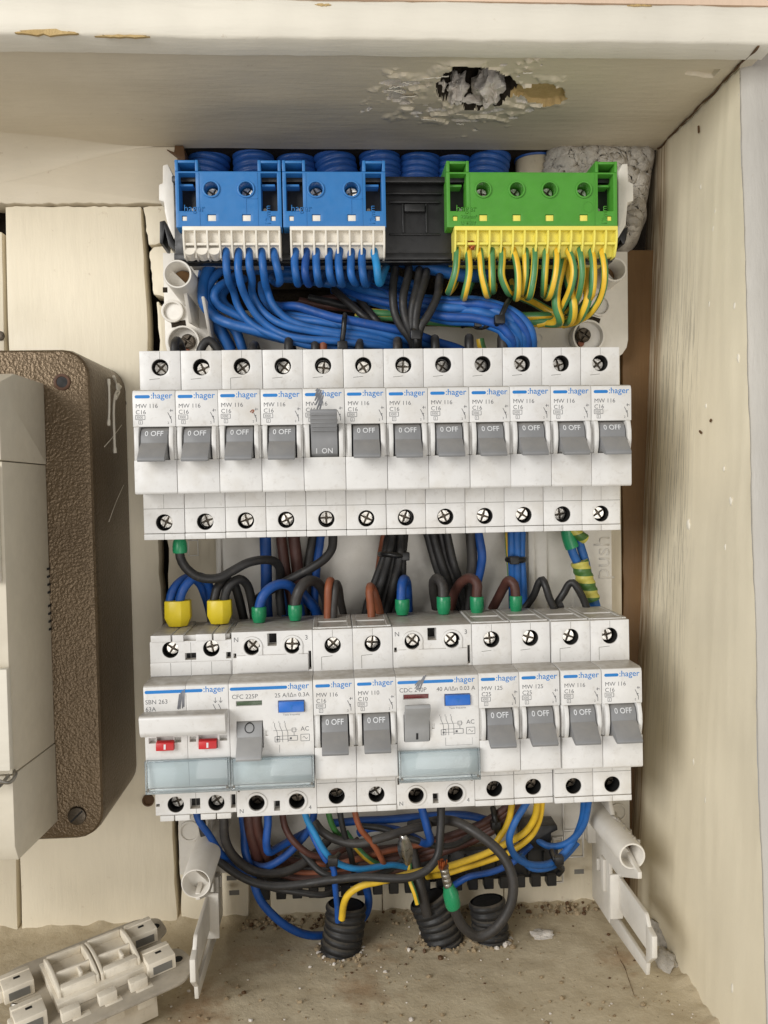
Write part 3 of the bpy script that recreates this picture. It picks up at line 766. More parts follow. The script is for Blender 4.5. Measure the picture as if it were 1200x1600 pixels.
def toggle_mesh(on, wd=5.5, ribs=True):
    mb = MB(); cy, cz, R = -10.5, 0.6, 7.6
    def arc(a0, a1, n): return [(cy - R * math.cos(a0 + (a1 - a0) * i / n), cz + R * math.sin(a0 + (a1 - a0) * i / n)) for i in range(n + 1)]
    r = math.radians
    if not on:
        pts = [(-4, 7.0), (-12.6, 7.0), (-15.0, 5.6), (-16.3, 3.2), (-16.7, 0.4), (-18.2, -0.5), (-23.4, -5.2), (-24.3, -6.4), (-23.8, -7.5), (-22.2, -7.3), (-17.5, -5.6), (-12, -7.0), (-4, -6.0)]
    else:
        pts = [(-4, -6.4), (-12, -7.0), (-15.0, -5.2), (-16.4, -2.2), (-16.8, 0.8), (-17.4, 3.6), (-22.0, 8.4), (-23.8, 11.6), (-23.2, 12.8), (-21.6, 12.6), (-17.0, 7.8), (-12, 8.0), (-4, 7.0)]
    mb.prism(pts, -wd, wd, 'x')
    if on and ribs:
        for i in range(5):
            t = (i + 0.4) / 5; y, z = -17.6 - 6.2 * t, 3.8 + 7.8 * t
            mb.box(-wd + 0.2, wd - 0.2, y - 0.75, y + 0.5, z - 0.3, z + 0.3)
    return mb
_t = toggle_mesh(False).build('toggle', 'toggle', bevel=0.3); TOG_OFF = _t.data; bpy.data.objects.remove(_t)
_t = toggle_mesh(True).build('toggle', 'toggle', bevel=0.3); TOG_ON = _t.data; bpy.data.objects.remove(_t)
def togtext(on):
    mb = MB()
    if on: mb.text('I  ON', 0, 0, 0, 3.0, align='CENTER', bold=0.012)
    else: mb.text('0 OFF', 0, 0, 0, 3.0, align='CENTER', bold=0.012)
    v = []
    prof = [(-12.6, 7.0), (-15.0, 5.6), (-16.3, 3.2), (-16.7, 0.4)] if not on else [(-17.4, 3.6), (-16.8, 0.8), (-16.4, -2.2), (-15.0, -5.2), (-12, -7)]
    z0 = 3.32 if not on else -4.95
    for x, y, z in mb.v:                          # follows the face of the toggle
        zz = z + z0
        for (y0, a0), (y1, a1) in zip(prof, prof[1:]):
            if a1 <= zz <= a0 or (a0, a1) == (prof[-2][1], prof[-1][1]): yy = y0 + (y1 - y0) * (a0 - zz) / (a0 - a1); break
        v.append((x, yy - 0.16, zz))
    mb.v = v; return mb
_t = togtext(False).build('toggle_lettering', 'inkwhite'); TT_OFF = _t.data; bpy.data.objects.remove(_t)
_t = togtext(True).build('toggle_lettering', 'inkwhite'); TT_ON = _t.data; bpy.data.objects.remove(_t)

def mesh_of(mb, name, mats, **k):
    o = mb.build(name, mats, **k); d = o.data; bpy.data.objects.remove(o); return d
def rounded(pts, r, n=4):
    out = []; k = len(pts)
    for i in range(k):
        p = Vector(pts[i]); a = (Vector(pts[i - 1]) - p); b = (Vector(pts[(i + 1) % k]) - p)
        rr = min(r, a.length * 0.45, b.length * 0.45); a = p + a.normalized() * rr; b = p + b.normalized() * rr
        for j in range(n + 1):
            t = j / n; out.append(tuple(a * (1 - t) ** 2 + p * 2 * t * (1 - t) + b * t * t))
    return out
W1 = 8.68
def mcb_body():
    mb = MB()
    mb.cavbox(-W1, W1, 0, 40, -37.9, HS, circs=[(0, 33.6, 3.55, 4.2, 9), (0, -33.2, 3.55, 4.2, 9)], cmi=1, wmi=1, rects=[])
    mb.box(-W1, -0.05, -0.35, 38, -HS, -38.05); mb.box(0.05, W1, -0.35, 38, -HS, -38.05)
    mb.prism([(0.4, NT), (-12.6, NT), (-14.3, NT - 0.5), (NY, NT - 2.0), (NY, 7.2), (0.4, 7.2)], -W1, W1, 'x')
    mb.prism([(0.4, -6.5), (NY, -6.5), (NY, NB + 0.8), (-14.4, NB), (0.4, NB)], -W1, W1, 'x')
    for sgn in (-1, 1):
        a, b = sorted((sgn * 6.05, sgn * W1)); mb.box(a, b, NY + 0.9, 0.4, -6.5, 7.2)
        a, b = sorted((sgn * 6.1, sgn * 7.9))
        mb.prism([(0.2, -6.6), (NY - 0.3, -6.6), (-16.6, -4.2), (-17.4, -0.5), (-17.3, 3.0), (-16.4, 6.0), (NY - 0.3, 7.4), (0.2, 7.3)], a, b, 'x')
    mb.box(-6.3, 6.3, -4.5, 0.3, -7, 8, 1)
    return mb
_t = mcb_body().build('housing', ['case', 'hole'], bevel=0.28); MCB = _t.data; bpy.data.objects.remove(_t)
def recess_mesh():
    """wire entry moulding on the top: raised rim round a shallow well"""
    mb = MB(); z = HS
    mb.box(-W1 + 0.2, -6.6, 3, 36, z - 0.4, z + 0.55); mb.box(6.6, W1 - 0.2, 3, 36, z - 0.4, z + 0.55)
    mb.box(-6.6, 6.6, 3, 6, z - 0.4, z + 0.5); mb.box(-6.6, 6.6, 19, 36, z - 0.4, z + 0.5)
    return mb
_t = recess_mesh().build('entry_rim', 'case', bevel=0.2, seg=1); RIM = _t.data; bpy.data.objects.remove(_t)
def bar(mb, x0, x1, z0, z1, y, mi=0):
    r = (z1 - z0) / 2; cz = (z0 + z1) / 2; pts = []
    for i in range(9): a = PI / 2 + PI * i / 8; pts.append((x0 + r + r * math.cos(a), cz + r * math.sin(a)))
    for i in range(9): a = -PI / 2 + PI * i / 8; pts.append((x1 - r + r * math.cos(a), cz + r * math.sin(a)))
    mb.add([(p[0], y, p[1]) for p in pts], [tuple(range(len(pts)))], mi)
def brand_mesh(x0, x1, xt, z=18.9, size=3.55):
    mb = MB(); y = NY - 0.03; bar(mb, x0, x1, z, z + 1.35, y); mb.text(':hager', xt, y, z - 0.1, size, bold=0.007, sx=1.02)
    return mb
_t = brand_mesh(-7.7, -1.5, -1.25).build('brand_mark', 'inkblue'); BRAND1 = _t.data; bpy.data.objects.remove(_t)
def rating_mesh(l1, l2):
    mb = MB(); y = NY - 0.03
    mb.text(l1, -7.5, y, 14.9, 2.5, sx=1.02); mb.text(l2, -7.5, y, 12.4, 2.5)
    mb.text('3000', -7.2, y, 10.55, 1.55, sx=0.86)
    x0, x1, z0, z1 = -7.5, -3.7, 10.2, 11.95
    mb.line([(x0, z0), (x1, z0), (x1, z1), (x0, z1), (x0, z0)], 0.2, y)
    mb.text('3', -6.0, y, 8.55, 1.3); mb.line([(-6.3, 8.3), (-4.8, 8.3), (-4.8, 9.8), (-6.3, 9.8), (-6.3, 8.3)], 0.16, y)
    mb.line([(7.0, 8.6), (7.0, 10.2), (5.6, 13.0)], 0.25, y); mb.line([(6.9, 13.2), (6.9, 14.4)], 0.25, y)
    mb.line([(6.4, 13.7), (7.6, 13.9)], 0.2, y); mb.line([(6.2, 11.0), (7.0, 11.4), (6.6, 10.3)], 0.2, y); mb.text('2', 5.4, y, 8.3, 1.3); mb.text('1', 7.4, y, 13.3, 1.2)
    return mb
RAT = {}
for k, a, b in (('C16', 'MW 116', 'C16'), ('C10', 'MW 110', 'C10'), ('C25', 'MW 125', 'C25')):
    _t = rating_mesh(a, b).build('rating_lettering', 'ink'); RAT[k] = _t.data; bpy.data.objects.remove(_t)
def seam_mesh(k):
    mb = MB(); y = -0.02
    if k == 0: mb.line([(0, HS - 0.3), (0, 37.3)], 0.16, y)
    elif k == 1: mb.line([(-8.5, -27.2), (8.5, -27.2)], 0.2, y); mb.line([(0, -21), (0, -27.2)], 0.12, y)
    elif k == 2: mb.line([(-5.0, 23), (-5.0, 28.6), (-0.2, 29.0)], 0.2, y)
    else: mb.line([(-4.6, 28.4), (-0.2, 28.8)], 0.2, y)
    return mb
SEAM = [mesh_of(seam_mesh(k), 'mould_line', 'seam') for k in range(4)]
def scribble(parent, pts, wd, y=NY - 0.06, name='pen_mark', mat='pen'):
    return MB().line(pts, wd, y).build(name, mat, parent)
rnd = random.Random(3)
def screws(e, xs, zt=33.6, zb=-33.2, dark_bottom=False, yt=4.2, yb=4.6):
    for x in xs:
        put(SCREW, 'screw', e, (x + rnd.uniform(-.35, .35), yt + 0.9 + rnd.uniform(-.8, .8), zt + rnd.uniform(-.4, .2)), (rnd.uniform(-.14, .14), rnd.uniform(0, PI), rnd.uniform(-.14, .14)))
        put(SCREWD if dark_bottom else SCREW, 'screw', e, (x + rnd.uniform(-.25, .25), yb + (2.2 if dark_bottom else 0.7) + rnd.uniform(-.6, .6), zb + rnd.uniform(-.2, .4)), (rnd.uniform(-.14, .14), rnd.uniform(0, PI), rnd.uniform(-.14, .14)))
def breaker(loc, roty, label, kind, on, full, group, dark=False, recess=False):
    e = empty('circuit_breaker', loc, (rnd.uniform(-.004, .004), roty + rnd.uniform(-.0015, .0015), rnd.uniform(-.004, .004)))
    put(MCB, 'housing', e); put(BRAND1, 'brand_mark', e); put(RAT[kind], 'rating_lettering', e); 
    for k in (0, 1, 2 if full else 3): put(SEAM[k], 'mould_line', e)
    t = put(TOG_ON if on else TOG_OFF, 'toggle', e); put(TT_ON if on else TT_OFF, 'toggle_lettering', t)
    if recess: put(RIM, 'entry_rim', e)
    screws(e, (0,), dark_bottom=dark)
    tag(e, label, 'circuit breaker', group)
    return e
R1 = []
for i in range(12):
    lab = 'white breaker with grey toggle down at OFF, %s from the left in the upper row' % ORD[i]
    if i == 4: lab = 'white breaker with its ribbed toggle up at ON, fifth in the upper row'
    if i == 11: lab = 'white breaker at the right end of the upper row, toggle down at OFF'
    if i == 0: lab = 'white breaker at the left end of the upper row, toggle down at OFF'
    e = breaker((-105 + 8.75 + 17.5 * i, rnd.uniform(-.25, .25), rnd.uniform(-.15, .15)), 0, lab, 'C16', i == 4, 1 if i == 2 else 0, 'upper row breakers')
    R1.append(e)
scribble(R1[4], [(-3.2, 21.2), (-2.2, 22), (-3.4, 19), (-1.6, 21.8), (-3.6, 17), (-0.8, 21.4), (-3.3, 15.2), (-0.4, 20.4), (-2.8, 13.4), (0, 19.2), (-2.2, 11.6), (-0.4, 17)], 0.5)
scribble(R1[2], [(4.5, 12.6), (5.6, 13.6), (6.2, 13.2), (5.2, 12.2)], 0.5, name='scuff_mark', mat='worange')

A2 = 0.0068
def row2(x): return (1.88 + x * math.cos(A2), -3.2, -121.54 + x * math.sin(A2))
ROW2 = 'lower row devices'
for x, kind, full, lab, dy in ((-26.25, 'C16', 1, 'single white breaker marked C16, just right of the residual current switch with toggle down', 0), (-8.75, 'C10', 1, 'white breaker marked C10 in the middle of the lower row', 0),
                           (43.75, 'C25', 0, 'left one of the two white breakers marked C25 in the lower row', 0), (61.25, 'C25', 0, 'right one of the two white breakers marked C25 in the lower row', 0.2),
                           (79.1, 'C16', 1, 'second white breaker from the right end of the lower row, marked C16', -0.9), (96.6, 'C16', 1, 'white breaker at the right end of the lower row, marked C16', -1.1)):
    l = row2(x); breaker((l[0], l[1] + dy, l[2]), -A2, lab, kind, False, full, ROW2, dark=x > 30 or kind == 'C16', recess=True)

# ---- two-module devices
W2 = 17.42
def clear_cover(e, x0, x1, z0, z1):
    mb = MB(); y0, y1 = -17.6, -15.15
    mb.box(x0 + 0.9, x1 - 0.9, y0, y0 + 0.7, z0 + 1.3, z1)                # front pane
    mb.box(x0, x0 + 0.85, y0 - 0.2, y1, z0, z1); mb.box(x1 - 0.85, x1, y0 - 0.2, y1, z0, z1)
    mb.box(x0, x1, y0 - 0.3, y1, z0 - 1.0, z0 + 0.1); mb.box(x0 + 0.9, x1 - 0.9, y0 - 0.5, y0 + 0.6, z0 + 0.15, z0 + 1.25); mb.box(x0 + 0.9, x1 - 0.9, y0 + 0.72, y1, z1 - 0.9, z1 - 0.1)
    o = mb.build('clear_cover', 'clear', e, bevel=0.2)
    for x in (x0 + 1.2, x1 - 1.2): MB().cyl((x, z0 + 0.8), 0.55, y0 - 0.6, y0 - 0.2, 12).build('hinge_pin', 'seam', o)
def rcd(x, label, code, rate, on, win):
    e = empty('residual_current_switch', row2(x), (0, -A2, 0))
    mb = MB()
    mb.cavbox(-W2, W2, 0.4, 40, -HS, HS, rects=[(-2.0, 2.0, 34.2, 39.6, 7), (-1.3, 1.3, -38.6, -34.2, 5), (-W2 + 0.6, -15.6, 29.4, 31.4, 3), (15.6, W2 - 0.6, 23.4, 31.4, 3), (-W2 + 0.6, -16.0, -29.6, -26.6, 3), (15.8, W2 - 0.6, -29.2, -24.6, 3)],
              circs=[(-8.75, 34.0, 3.45, 4.3, 9), (8.75, 34.0, 3.45, 4.3, 9), (-8.75, -34.6, 3.45, 4.0, 9), (8.75, -34.6, 3.45, 4.0, 9)], cmi=1, wmi=1)
    mb.box(-15.4, 15.4, -0.3, 0.5, 23.0, 30.4)
    for sx in (-8.75, 8.75):
        mb.ring((sx, 34.0), 3.5, 4.6, -0.2, 0.5); mb.ring((sx, -34.6), 3.5, 4.6, -0.2, 0.5)
        mb.box(sx + 2.9, sx + 4.5, -0.15, 0.5, 30.4, 34.0)
    mb.build('housing', ['case', 'hole'], e, bevel=0.22)
    mb = MB()
    mb.cavbox(-W2, W2, NY, 0.35, -9.4, NT - 0.9, rects=[(-14.6, -3.6, -5.6, 5.9, 9), (-14.5, -3.7, 12.3, 14.4, 0.7), (2.9, 14.0, 8.9, 14.0, 0.9), (-2.7, -1.5, -0.6, 1.6, 0.8)], cmi=0)
    mb.prism([(0.3, NT), (-12.4, NT), (-14.2, NT - 0.45), (NY + 0.15, NT - 0.95), (0.3, NT - 0.95)], -W2, W2, 'x')
    mb.prism([(0.3, -9.45), (NY + 0.5, -9.45), (NY + 1.6, -21.2), (0.3, -21.2)], -W2 + .15, W2 - .15, 'x')
    mb.build('front_cover', 'case', e, bevel=0.3)
    MB().box(-14.3, -3.9, NY + 0.35, NY + 0.65, 12.5, 14.2).build('indicator_window', win, e, bevel=0.1)
    b = MB().prism([(NY - 1.8, 9.4), (NY - 0.2, 9.1), (NY + 0.8, 9.1), (NY + 0.8, 13.8), (NY - 1.2, 13.6)], 3.2, 13.7, 'x').build('test_button', 'button', e, bevel=0.25)
    MB().text('T', 8.4, NY - 1.75, 10.4, 2.6, align='CENTER').build('button_letter', 'inkblue', b)
    y = NY - 0.03
    MB().text(code, -16.2, y, 15.4, 2.6).build('type_lettering', 'ink', e); MB().text(rate, 16.1, y, 15.4, 2.5, align='RIGHT').build('rating_lettering', 'ink', e)
    MB().text('Teste frequente', 8.4, y, 7.6, 1.1, align='CENTER').build('button_note', 'ink', e); MB().text('AC', 12.0, y, 0.9, 2.6).build('type_symbol', 'ink', e)
    pr = MB(); pr.line([(12.0, -3.4), (15.6, -3.4), (15.6, -0.6), (12.0, -0.6), (12.0, -3.4)], 0.2, y); pr.line([(12.8, -2.0), (13.3, -1.4), (13.8, -2.0), (14.3, -2.6), (14.8, -2.0)], 0.18, y); pr.build('wave_symbol', 'ink', e)
    pr = MB()
    for dx in (0, 2.2, 4.4): pr.line([(1.2 + dx, 4.6), (1.2 + dx, 3.2), (2.2 + dx, 0.6), (2.2 + dx, -3.6)], 0.2, y); pr.text(str(1 + int(dx / 2)), 0.4 + dx * 1.05, y, 4.6, 1.1)
    y -= 0.02
    pr.line([(0.6, 1.4), (10.6, 1.4)], 0.14, y); pr.line([(2, -1.0), (7.4, -1.0)], 0.16, y); pr.line([(2, -2.4), (7.4, -2.4)], 0.16, y)
    y -= 0.02
    for a, b_ in (((1.2, -3.4), (3.2, -1.2)), ((6.6, -3.0), (10.6, -1.0)), ((8.4, 0.6), (10.0, 2.2))):
        pr.line([a, (b_[0], a[1]), b_, (a[0], b_[1]), a], 0.2, y)
    pr.line([(1.8, -2.4), (2.6, -2.4)], 0.8, y - .03); pr.line([(7.4, -2.1), (8.2, -2.1)], 0.9, y - .03); pr.line([(9.2, 0.6), (9.2, -1.0)], 0.18, y - .03)
    pr.line([(3.0, -4.6), (3.0, -8.0)], 0.12, y)
    if on: pr.line([(3.0, -8.0), (14.4, -8.0), (14.4, -4.8)], 0.08, y)
    pr.build('circuit_diagram', 'ink', e)
    for ch, x_, z_, sz in (('N', -16.6, 36.4, 2.9), ('3', 14.2, 36.4, 2.9), ('N', -16.4, -38.9, 2.6), ('4', 13.8, -38.6, 2.6)): MB().text(ch, x_, 0.36, z_, sz).build('terminal_letter', 'ink', e)
    brand_mesh(-16.9, 6.9, 7.1).build('brand_mark', 'inkblue', e)
    t = put(mesh_of(toggle_mesh(on, 5.2, False), 'toggle', 'toggle_light', bevel=0.3), 'toggle', e, (-9.15, 0, -0.8))
    mk = MB()
    if on: mk.add([(-.45, 0, -3.9), (.45, 0, -3.9), (.45, 0, -2.4), (.45, 0, -0.9), (-.45, 0, -0.9), (-.45, 0, -2.4)], [(0, 1, 2, 5), (5, 2, 3, 4)])
    else:
        n = 28
        mk.add([(r_ * math.cos(2 * PI * i / n), 0, 4.0 + r_ * math.sin(2 * PI * i / n)) for r_ in (1.65, 2.05) for i in range(n)], [(i, (i + 1) % n, n + (i + 1) % n, n + i) for i in range(n)])
    def face_y(z, prof):
        for (y0, a0), (y1, a1) in zip(prof, prof[1:]):
            if a1 <= z <= a0: return y0 + (y1 - y0) * (a0 - z) / (a0 - a1)
        return prof[-1][0]
    PF = [(-12.6, 7.0), (-15.0, 5.6), (-16.3, 3.2), (-16.7, 0.4)] if not on else [(-17.4, 3.6), (-16.8, 0.8), (-16.4, -2.2), (-15.0, -5.2), (-12, -7)]
    mk.v = [(a, face_y(c, PF) - 0.12, c) for a, b_, c in mk.v]
    mk.build('toggle_symbol', 'inkdark', t)
    clear_cover(e, -17.3, 17.3, -21.4, -9.3)
    screws(e, (-8.75, 8.75), 34.0, -34.6, dark_bottom=True)
    tag(e, label, 'circuit breaker', ROW2)
    return e
rc1 = rcd(-52.5, 'two-module residual current switch with green window and toggle down at zero', 'CFC 225P', '25 A/I\u0394n 0.3A', False, 'greenwin')
rc2 = rcd(17.5, 'two-module residual current switch with dark red window and toggle up', 'CDC 240P', '40 A/I\u0394n 0.03 A', True, 'redwin')
scribble(rc2, [(-9.5, 18.2), (-7.4, 20.4), (-9.2, 17), (-6.6, 20.6), (-8.6, 16.4), (-5.6, 22.0), (-7.4, 16.6), (-4.8, 22.4)], 0.5)

def switch2(x):
    e = empty('isolator_switch', row2(x), (0, -A2, 0))
    mb = MB()
    mb.cavbox(-W2, W2, 0.4, 40, -HS + 2.4, HS - 3.0, rects=[(-2.6, 2.2, 29.4, 32.4, 4), (-2.6, 1.8, -36.0, -31.4, 4), (15.0, W2 - 0.3, 29.4, 32.2, 4), (15.0, W2 - 0.3, -36.4, -30.4, 4), (-W2 + 0.2, -15.6, -34.4, -33.2, 2)],
              circs=[(-8.75, 34.0, 3.55, 3.6, 9), (8.75, 34.0, 3.55, 3.6, 9), (-8.75, -33.8, 3.55, 4.1, 9), (8.75, -33.8, 3.55, 4.1, 9)], cmi=1, wmi=1)
    for a, b in ((-W2 + 0.6, -8.4), (-7.6, -3.0), (2.4, 9.2), (10.0, 15.0)):
        mb.box(a, b, -0.4, 36, HS - 3.0, HS - 0.2)
    for a, b in ((-W2 + 2, -9.6), (-9.0, -2.8), (2.0, 8.4), (9.0, 15.0)): mb.box(a, b, -0.4, 36, -HS, -HS + 2.4)
    mb.box(-W2 + 0.8, W2 - 1, 3, 38, HS - 3.2, HS - 0.9); mb.box(-W2, W2 - 0.5, -0.1, 0.5, 22.8, 28.6)
    mb.build('housing', ['case', 'hole'], e, bevel=0.22)
    mb = MB()
    R_ = [(-15.9, -13.0, -1.9, 0.4, 3), (-7.0 + 1.6, -2.6, -1.9, 0.4, 3), (0.9, 3.6, -1.9, 0.4, 3), (13.2, 16.4, -1.9, 0.4, 3), (-13.0 + 0.4, -5.4 - 0.3, -4.9, 1.6, 2.4), (4.6, 12.4, -4.9, 1.6, 2.4)]
    mb.cavbox(-W2, -0.06, NY, 0.35, -9.0, NT - 0.9, rects=R_[:2] + R_[4:5]); mb.cavbox(0.06, W2, NY, 0.35, -9.0, NT - 0.9, rects=R_[2:4] + R_[5:])
    for a, b in ((-W2, -0.06), (0.06, W2)):
        mb.prism([(0.3, NT), (-12.4, NT), (-14.2, NT - 0.45), (NY + 0.15, NT - 0.95), (0.3, NT - 0.95)], a, b, 'x')
        mb.prism([(0.3, -9.1), (NY + 0.5, -9.1), (NY + 1.6, -21.4), (0.3, -21.4)], a, b, 'x')
    mb.build('front_cover', 'case', e, bevel=0.28)
    h = MB().prism(rounded([(-14.2, 11.4), (-23.2, 12.0), (-24.4, 11.0), (-23.4, 4.6), (-21.6, 2.6), (-20.4, 3.2), (-20.6, 7.0), (-14.2, 8.2)], 0.8), -17.6, 17.0, 'x').build('handle_bar', 'case', e, bevel=0.2)
    for a, b in ((-12.6, -5.3), (4.8, 12.2)):
        f = MB().prism([(-15.0, -0.6), (-17.2, -1.2), (-17.6, -4.4), (-14.0, -4.6)], a, b, 'x').build('red_flag', 'red', e, bevel=0.25)
        c = (a + b) / 2
        m_ = MB(); m_.add([(c - 0.4, -17.32, -1.8), (c + 0.4, -17.32, -1.8), (c + 0.4, -17.68, -3.8), (c - 0.4, -17.68, -3.8)], [(0, 1, 2, 3)]); m_.build('flag_stroke', 'inkwhite', f)
    y = NY - 0.03
    MB().text('SBN 263', -16.8, y, 14.6, 2.6).build('type_lettering', 'ink', e); MB().text('63A', -16.8, y, 11.6, 2.6).build('rating_lettering', 'ink', e)
    for dx in (0, 2.2):
        pr = MB(); pr.line([(12.0 + dx, 16.4), (12.0 + dx, 14.2)], 0.22, y); pr.line([(11.3 + dx, 15), (12 + dx, 14.2), (12.7 + dx, 15)], 0.2, y - .02); pr.line([(11 + dx, 13.6), (12.6 + dx, 10.2)], 0.25, y); pr.build('switch_symbol', 'ink', e)
    for sx in (-8.75, 0, 8.75): MB().line([(sx, 22.9), (sx, 28.4)], 0.16, -0.13).build('mould_line', 'seam', e)
    for a, b_ in ((28.6, 37), (-22, -38)): MB().line([(0, a), (0, b_)], 0.16, 0.37).build('mould_line', 'seam', e)
    brand_mesh(-16.9, 6.9, 7.1).build('brand_mark', 'inkblue', e)
    scribble(e, [(-3.6, 12.2), (-2.6, 18.4), (-3.2, 12.0), (-2.0, 19.0), (-2.6, 12.2), (-1.4, 19.8), (-1.6, 12.4), (-0.6, 20.4), (-1.0, 13)], 0.45)
    clear_cover(e, -17.4, 17.4, -21.4, -8.6)
    screws(e, (-8.75, 8.75), 34.0, -33.8)
    tag(e, 'two-module main switch with wide white bar handle and two red flags', 'switch', ROW2)
switch2(-87.5)

# DIN rails
for z, lab in ((0, 'galvanised mounting rail behind the upper row of breakers'), (-121.5, 'galvanised mounting rail behind the lower row of devices')):
    mb = MB(); mb.box(-108, 107 if z == 0 else 111, 41, 42, z - 17.5, z - 12.5); mb.box(-108, 107 if z == 0 else 111, 41, 42, z + 12.5, z + 17.5); mb.box(-108, 107 if z == 0 else 111, 41, 48, z - 12.6, z - 11.6); mb.box(-108, 107 if z == 0 else 111, 41, 48, z + 11.6, z + 12.6); mb.box(-108, 107 if z == 0 else 111, 47, 48, z - 12, z + 12)
    tag(mb.build('mounting_rail', 'steel', bevel=0.15, seg=1), lab, 'rail', 'mounting rails')
# ------------------------------------------------------------------ enclosure base (white plastic frame behind everything)
def enclosure():
    e = empty('enclosure_base', (11, 60, -60))
    def b(mb, name, mat='base', bevel=0.4, **k): return mb.build(name, mat, e, bevel=bevel, loc=(11, 60, -60), **k)
    XL, XR, YB = -103.5, 127.0, 54.0
    mb = MB(); mb.box(-82, 106, YB, YB + 4, -204, 60)
    b(mb, 'back_panel')
    # side strips of the frame with rounded upper corners
    def strip(x0, x1, zt, zb, sgn):
        pts = []
        r = 10
        if sgn > 0: pts = [(x0, zt), (x1, zt), (x1, zb + r)] + [(x1 - r + r * math.cos(a), zb + r + r * math.sin(a)) for a in (-0.4, -0.8, -1.2, -PI / 2)] + [(x0, zb)]
        else: pts = [(x0, zt), (x1, zt), (x1, zb), (x0 + r, zb)] + [(x0 + r + r * math.cos(a), zb + r + r * math.sin(a)) for a in (-PI / 2 - 0.4, -PI / 2 - 0.8, -PI / 2 - 1.2, -PI)]
        return MB().prism(pts, YB - 3, YB + 4, 'y')
    b(strip(XL, -78, 96, 42.0, -1), 'frame_corner'); b(strip(102, XR, 96, 42, 1), 'frame_corner')
    b(MB().box(XL, -80, YB - 3, YB + 3.5, -212, -160), 'frame_corner'); b(MB().box(104, XR - 1, YB - 3, YB + 3.5, -205, -160), 'frame_corner')
    b(MB().box(98, 118, YB - 2, YB + 3, -105, -20), 'push_strip')
    # rings, cups and screw wells on the corners
    def well(u, v, r_px, y, depth, name='screw_well', inner=0.78):
        c = P(u, v, y); r = r_px * (y - CAM.y) / FPX
        b(MB().ring((c.x, c.z), r * inner, r, y, y + depth), name, bevel=0.3); return c, r
    well(269, 486, 17, YB - 5, 4, 'round_cup'); well(938, 477, 17, YB - 5, 4, 'round_cup')
    c, r = well(286, 534, 25, YB - 8, 7, 'screw_well', 0.88); c2, r2 = well(920, 525, 26, YB - 7, 7, 'screw_well', 0.88)
    well(296, 1300, 17, YB - 4, 4, 'round_cup'); well(966, 1270, 15, YB - 4, 4, 'round_cup')
    for (u, v) in ((293, 533), (913, 523)):
        q = P(u, v, YB - 6); o = put(SCREWD, 'black_screw', e, (0, 0, 0), (0, 0.6, 0)); o.location = (q - Vector((11, 60, -60))) * S; o.scale = (1.15, 1.15, 1.15)
        b(MB().cyl((q.x - 1, q.z - 4), 1.5, YB - 4, YB + 2, 12), 'screw_shank', 'worange', 0)
    # dark rectangular slots
    for (u, v, a, h, rt) in ((279, 506, 22, 9, 0.12), (928, 499, 20, 8, -0.3), (258, 493 - 40, 7, 8, 0)):
        q = P(u, v, YB - 3.05); k = (YB - CAM.y) / FPX; a *= k / 2; h *= k / 2; cs, sn = math.cos(rt), math.sin(rt)
        mb = MB(); mb.add([(q.x + x * cs - z * sn, YB - 3.06, q.z + x * sn + z * cs) for x, z in ((-a, -h), (a, -h), (a, h), (-a, h))], [(0, 1, 2, 3)]); b(mb, 'slot', 'dark', 0)
    # towers
    def tower(u, v, yf, ro, ri, yb=YB, lean=(0, 0)):
        c = P(u, v, yf); n = 30; mb = MB()
        A = [2 * PI * i / n for i in range(n)]; V = []
        for (r_, y, s_) in ((ri, yf + 0.6, 0), (ri + 0.3, yf, 0), (ro - 0.25, yf, 0), (ro, yf + 0.5, 0), (ro + 0.5, yb, 1), (ri - 0.6, yb - 1, 1)):
            for a in A: V.append((c.x + lean[0] * s_ + r_ * math.cos(a), y, c.z + lean[1] * s_ + r_ * math.sin(a)))
        F = [(k * n + i, k * n + (i + 1) % n, ((k + 1) % 6) * n + (i + 1) % n, ((k + 1) % 6) * n + i) for k in range(6) for i in range(n)]
        mb.add(V, F); b(mb, 'screw_tower', bevel=0)
        b(MB().cyl((c.x, c.z), ri - 0.5, yf + 14, yf + 15, 24), 'tower_floor', 'brownboard', 0)
        b(MB().prism([(c.x + (ri + .3) * math.cos(a), c.z + (ri + .3) * math.sin(a)) for a in [i * PI / 9 + PI * 0.75 for i in range(10)]], yf + 9, yf + 14.2, 'y'), 'tower_web', bevel=0.2)
        return c
    tower(277, 428, 8, 6.3, 5.2); tower(961, 421, 34, 6.0, 4.7)
    tL = tower(306, 1381, -12, 6.3, 5.5); tR = tower(988, 1338, -5, 6.1, 4.9)
    # side walls under the upper left tower and along the bottom
    b(MB().prism([(-5 + 20, 72), (YB, 72), (YB, 60), (30, 58)], -88.5, -86.8, 'x'), 'side_web')
    b(MB().prism([(10, 66), (YB, 66), (YB, 42), (44, 42)], -79.5, -78, 'x'), 'side_web')
    # lower brackets: slotted arms reaching out over the shelf
    for X, sg, tz in ((-84.5, 1, tL.z), (109.0, -1, tR.z)):
        t = 2.0; a0, a1 = (X - 1, X + t - 1)
        b(MB().prism([(YB + 4, -236.5), (YB + 4, -160), (44, -160), (22, tz + 2), (-10, tz - 5), (-10, tz - 8), (16, -206), (30, -206), (30, -236)], a0, a1, 'x'), 'bracket_wall')
        b(MB().prism([(29.9, -236), (-19, -233), (-20, -227), (29.9, -228)], a0 + 0.1, a1 - 0.1, 'x'), 'bracket_bar')
        b(MB().prism(rounded([(16, -206), (-18, -206), (-22, -211), (-22, -221.5), (16, -222)], 1.2), a0 + 0.1 + sg * 0.0, a1 - 0.1, 'x'), 'bracket_bar')
        b(MB().prism([(-19.5, -210), (-27, -211.6), (-27, -221), (-19.5, -227.5)], a0 - 0.2, a1 + 0.2, 'x'), 'bracket_tip')
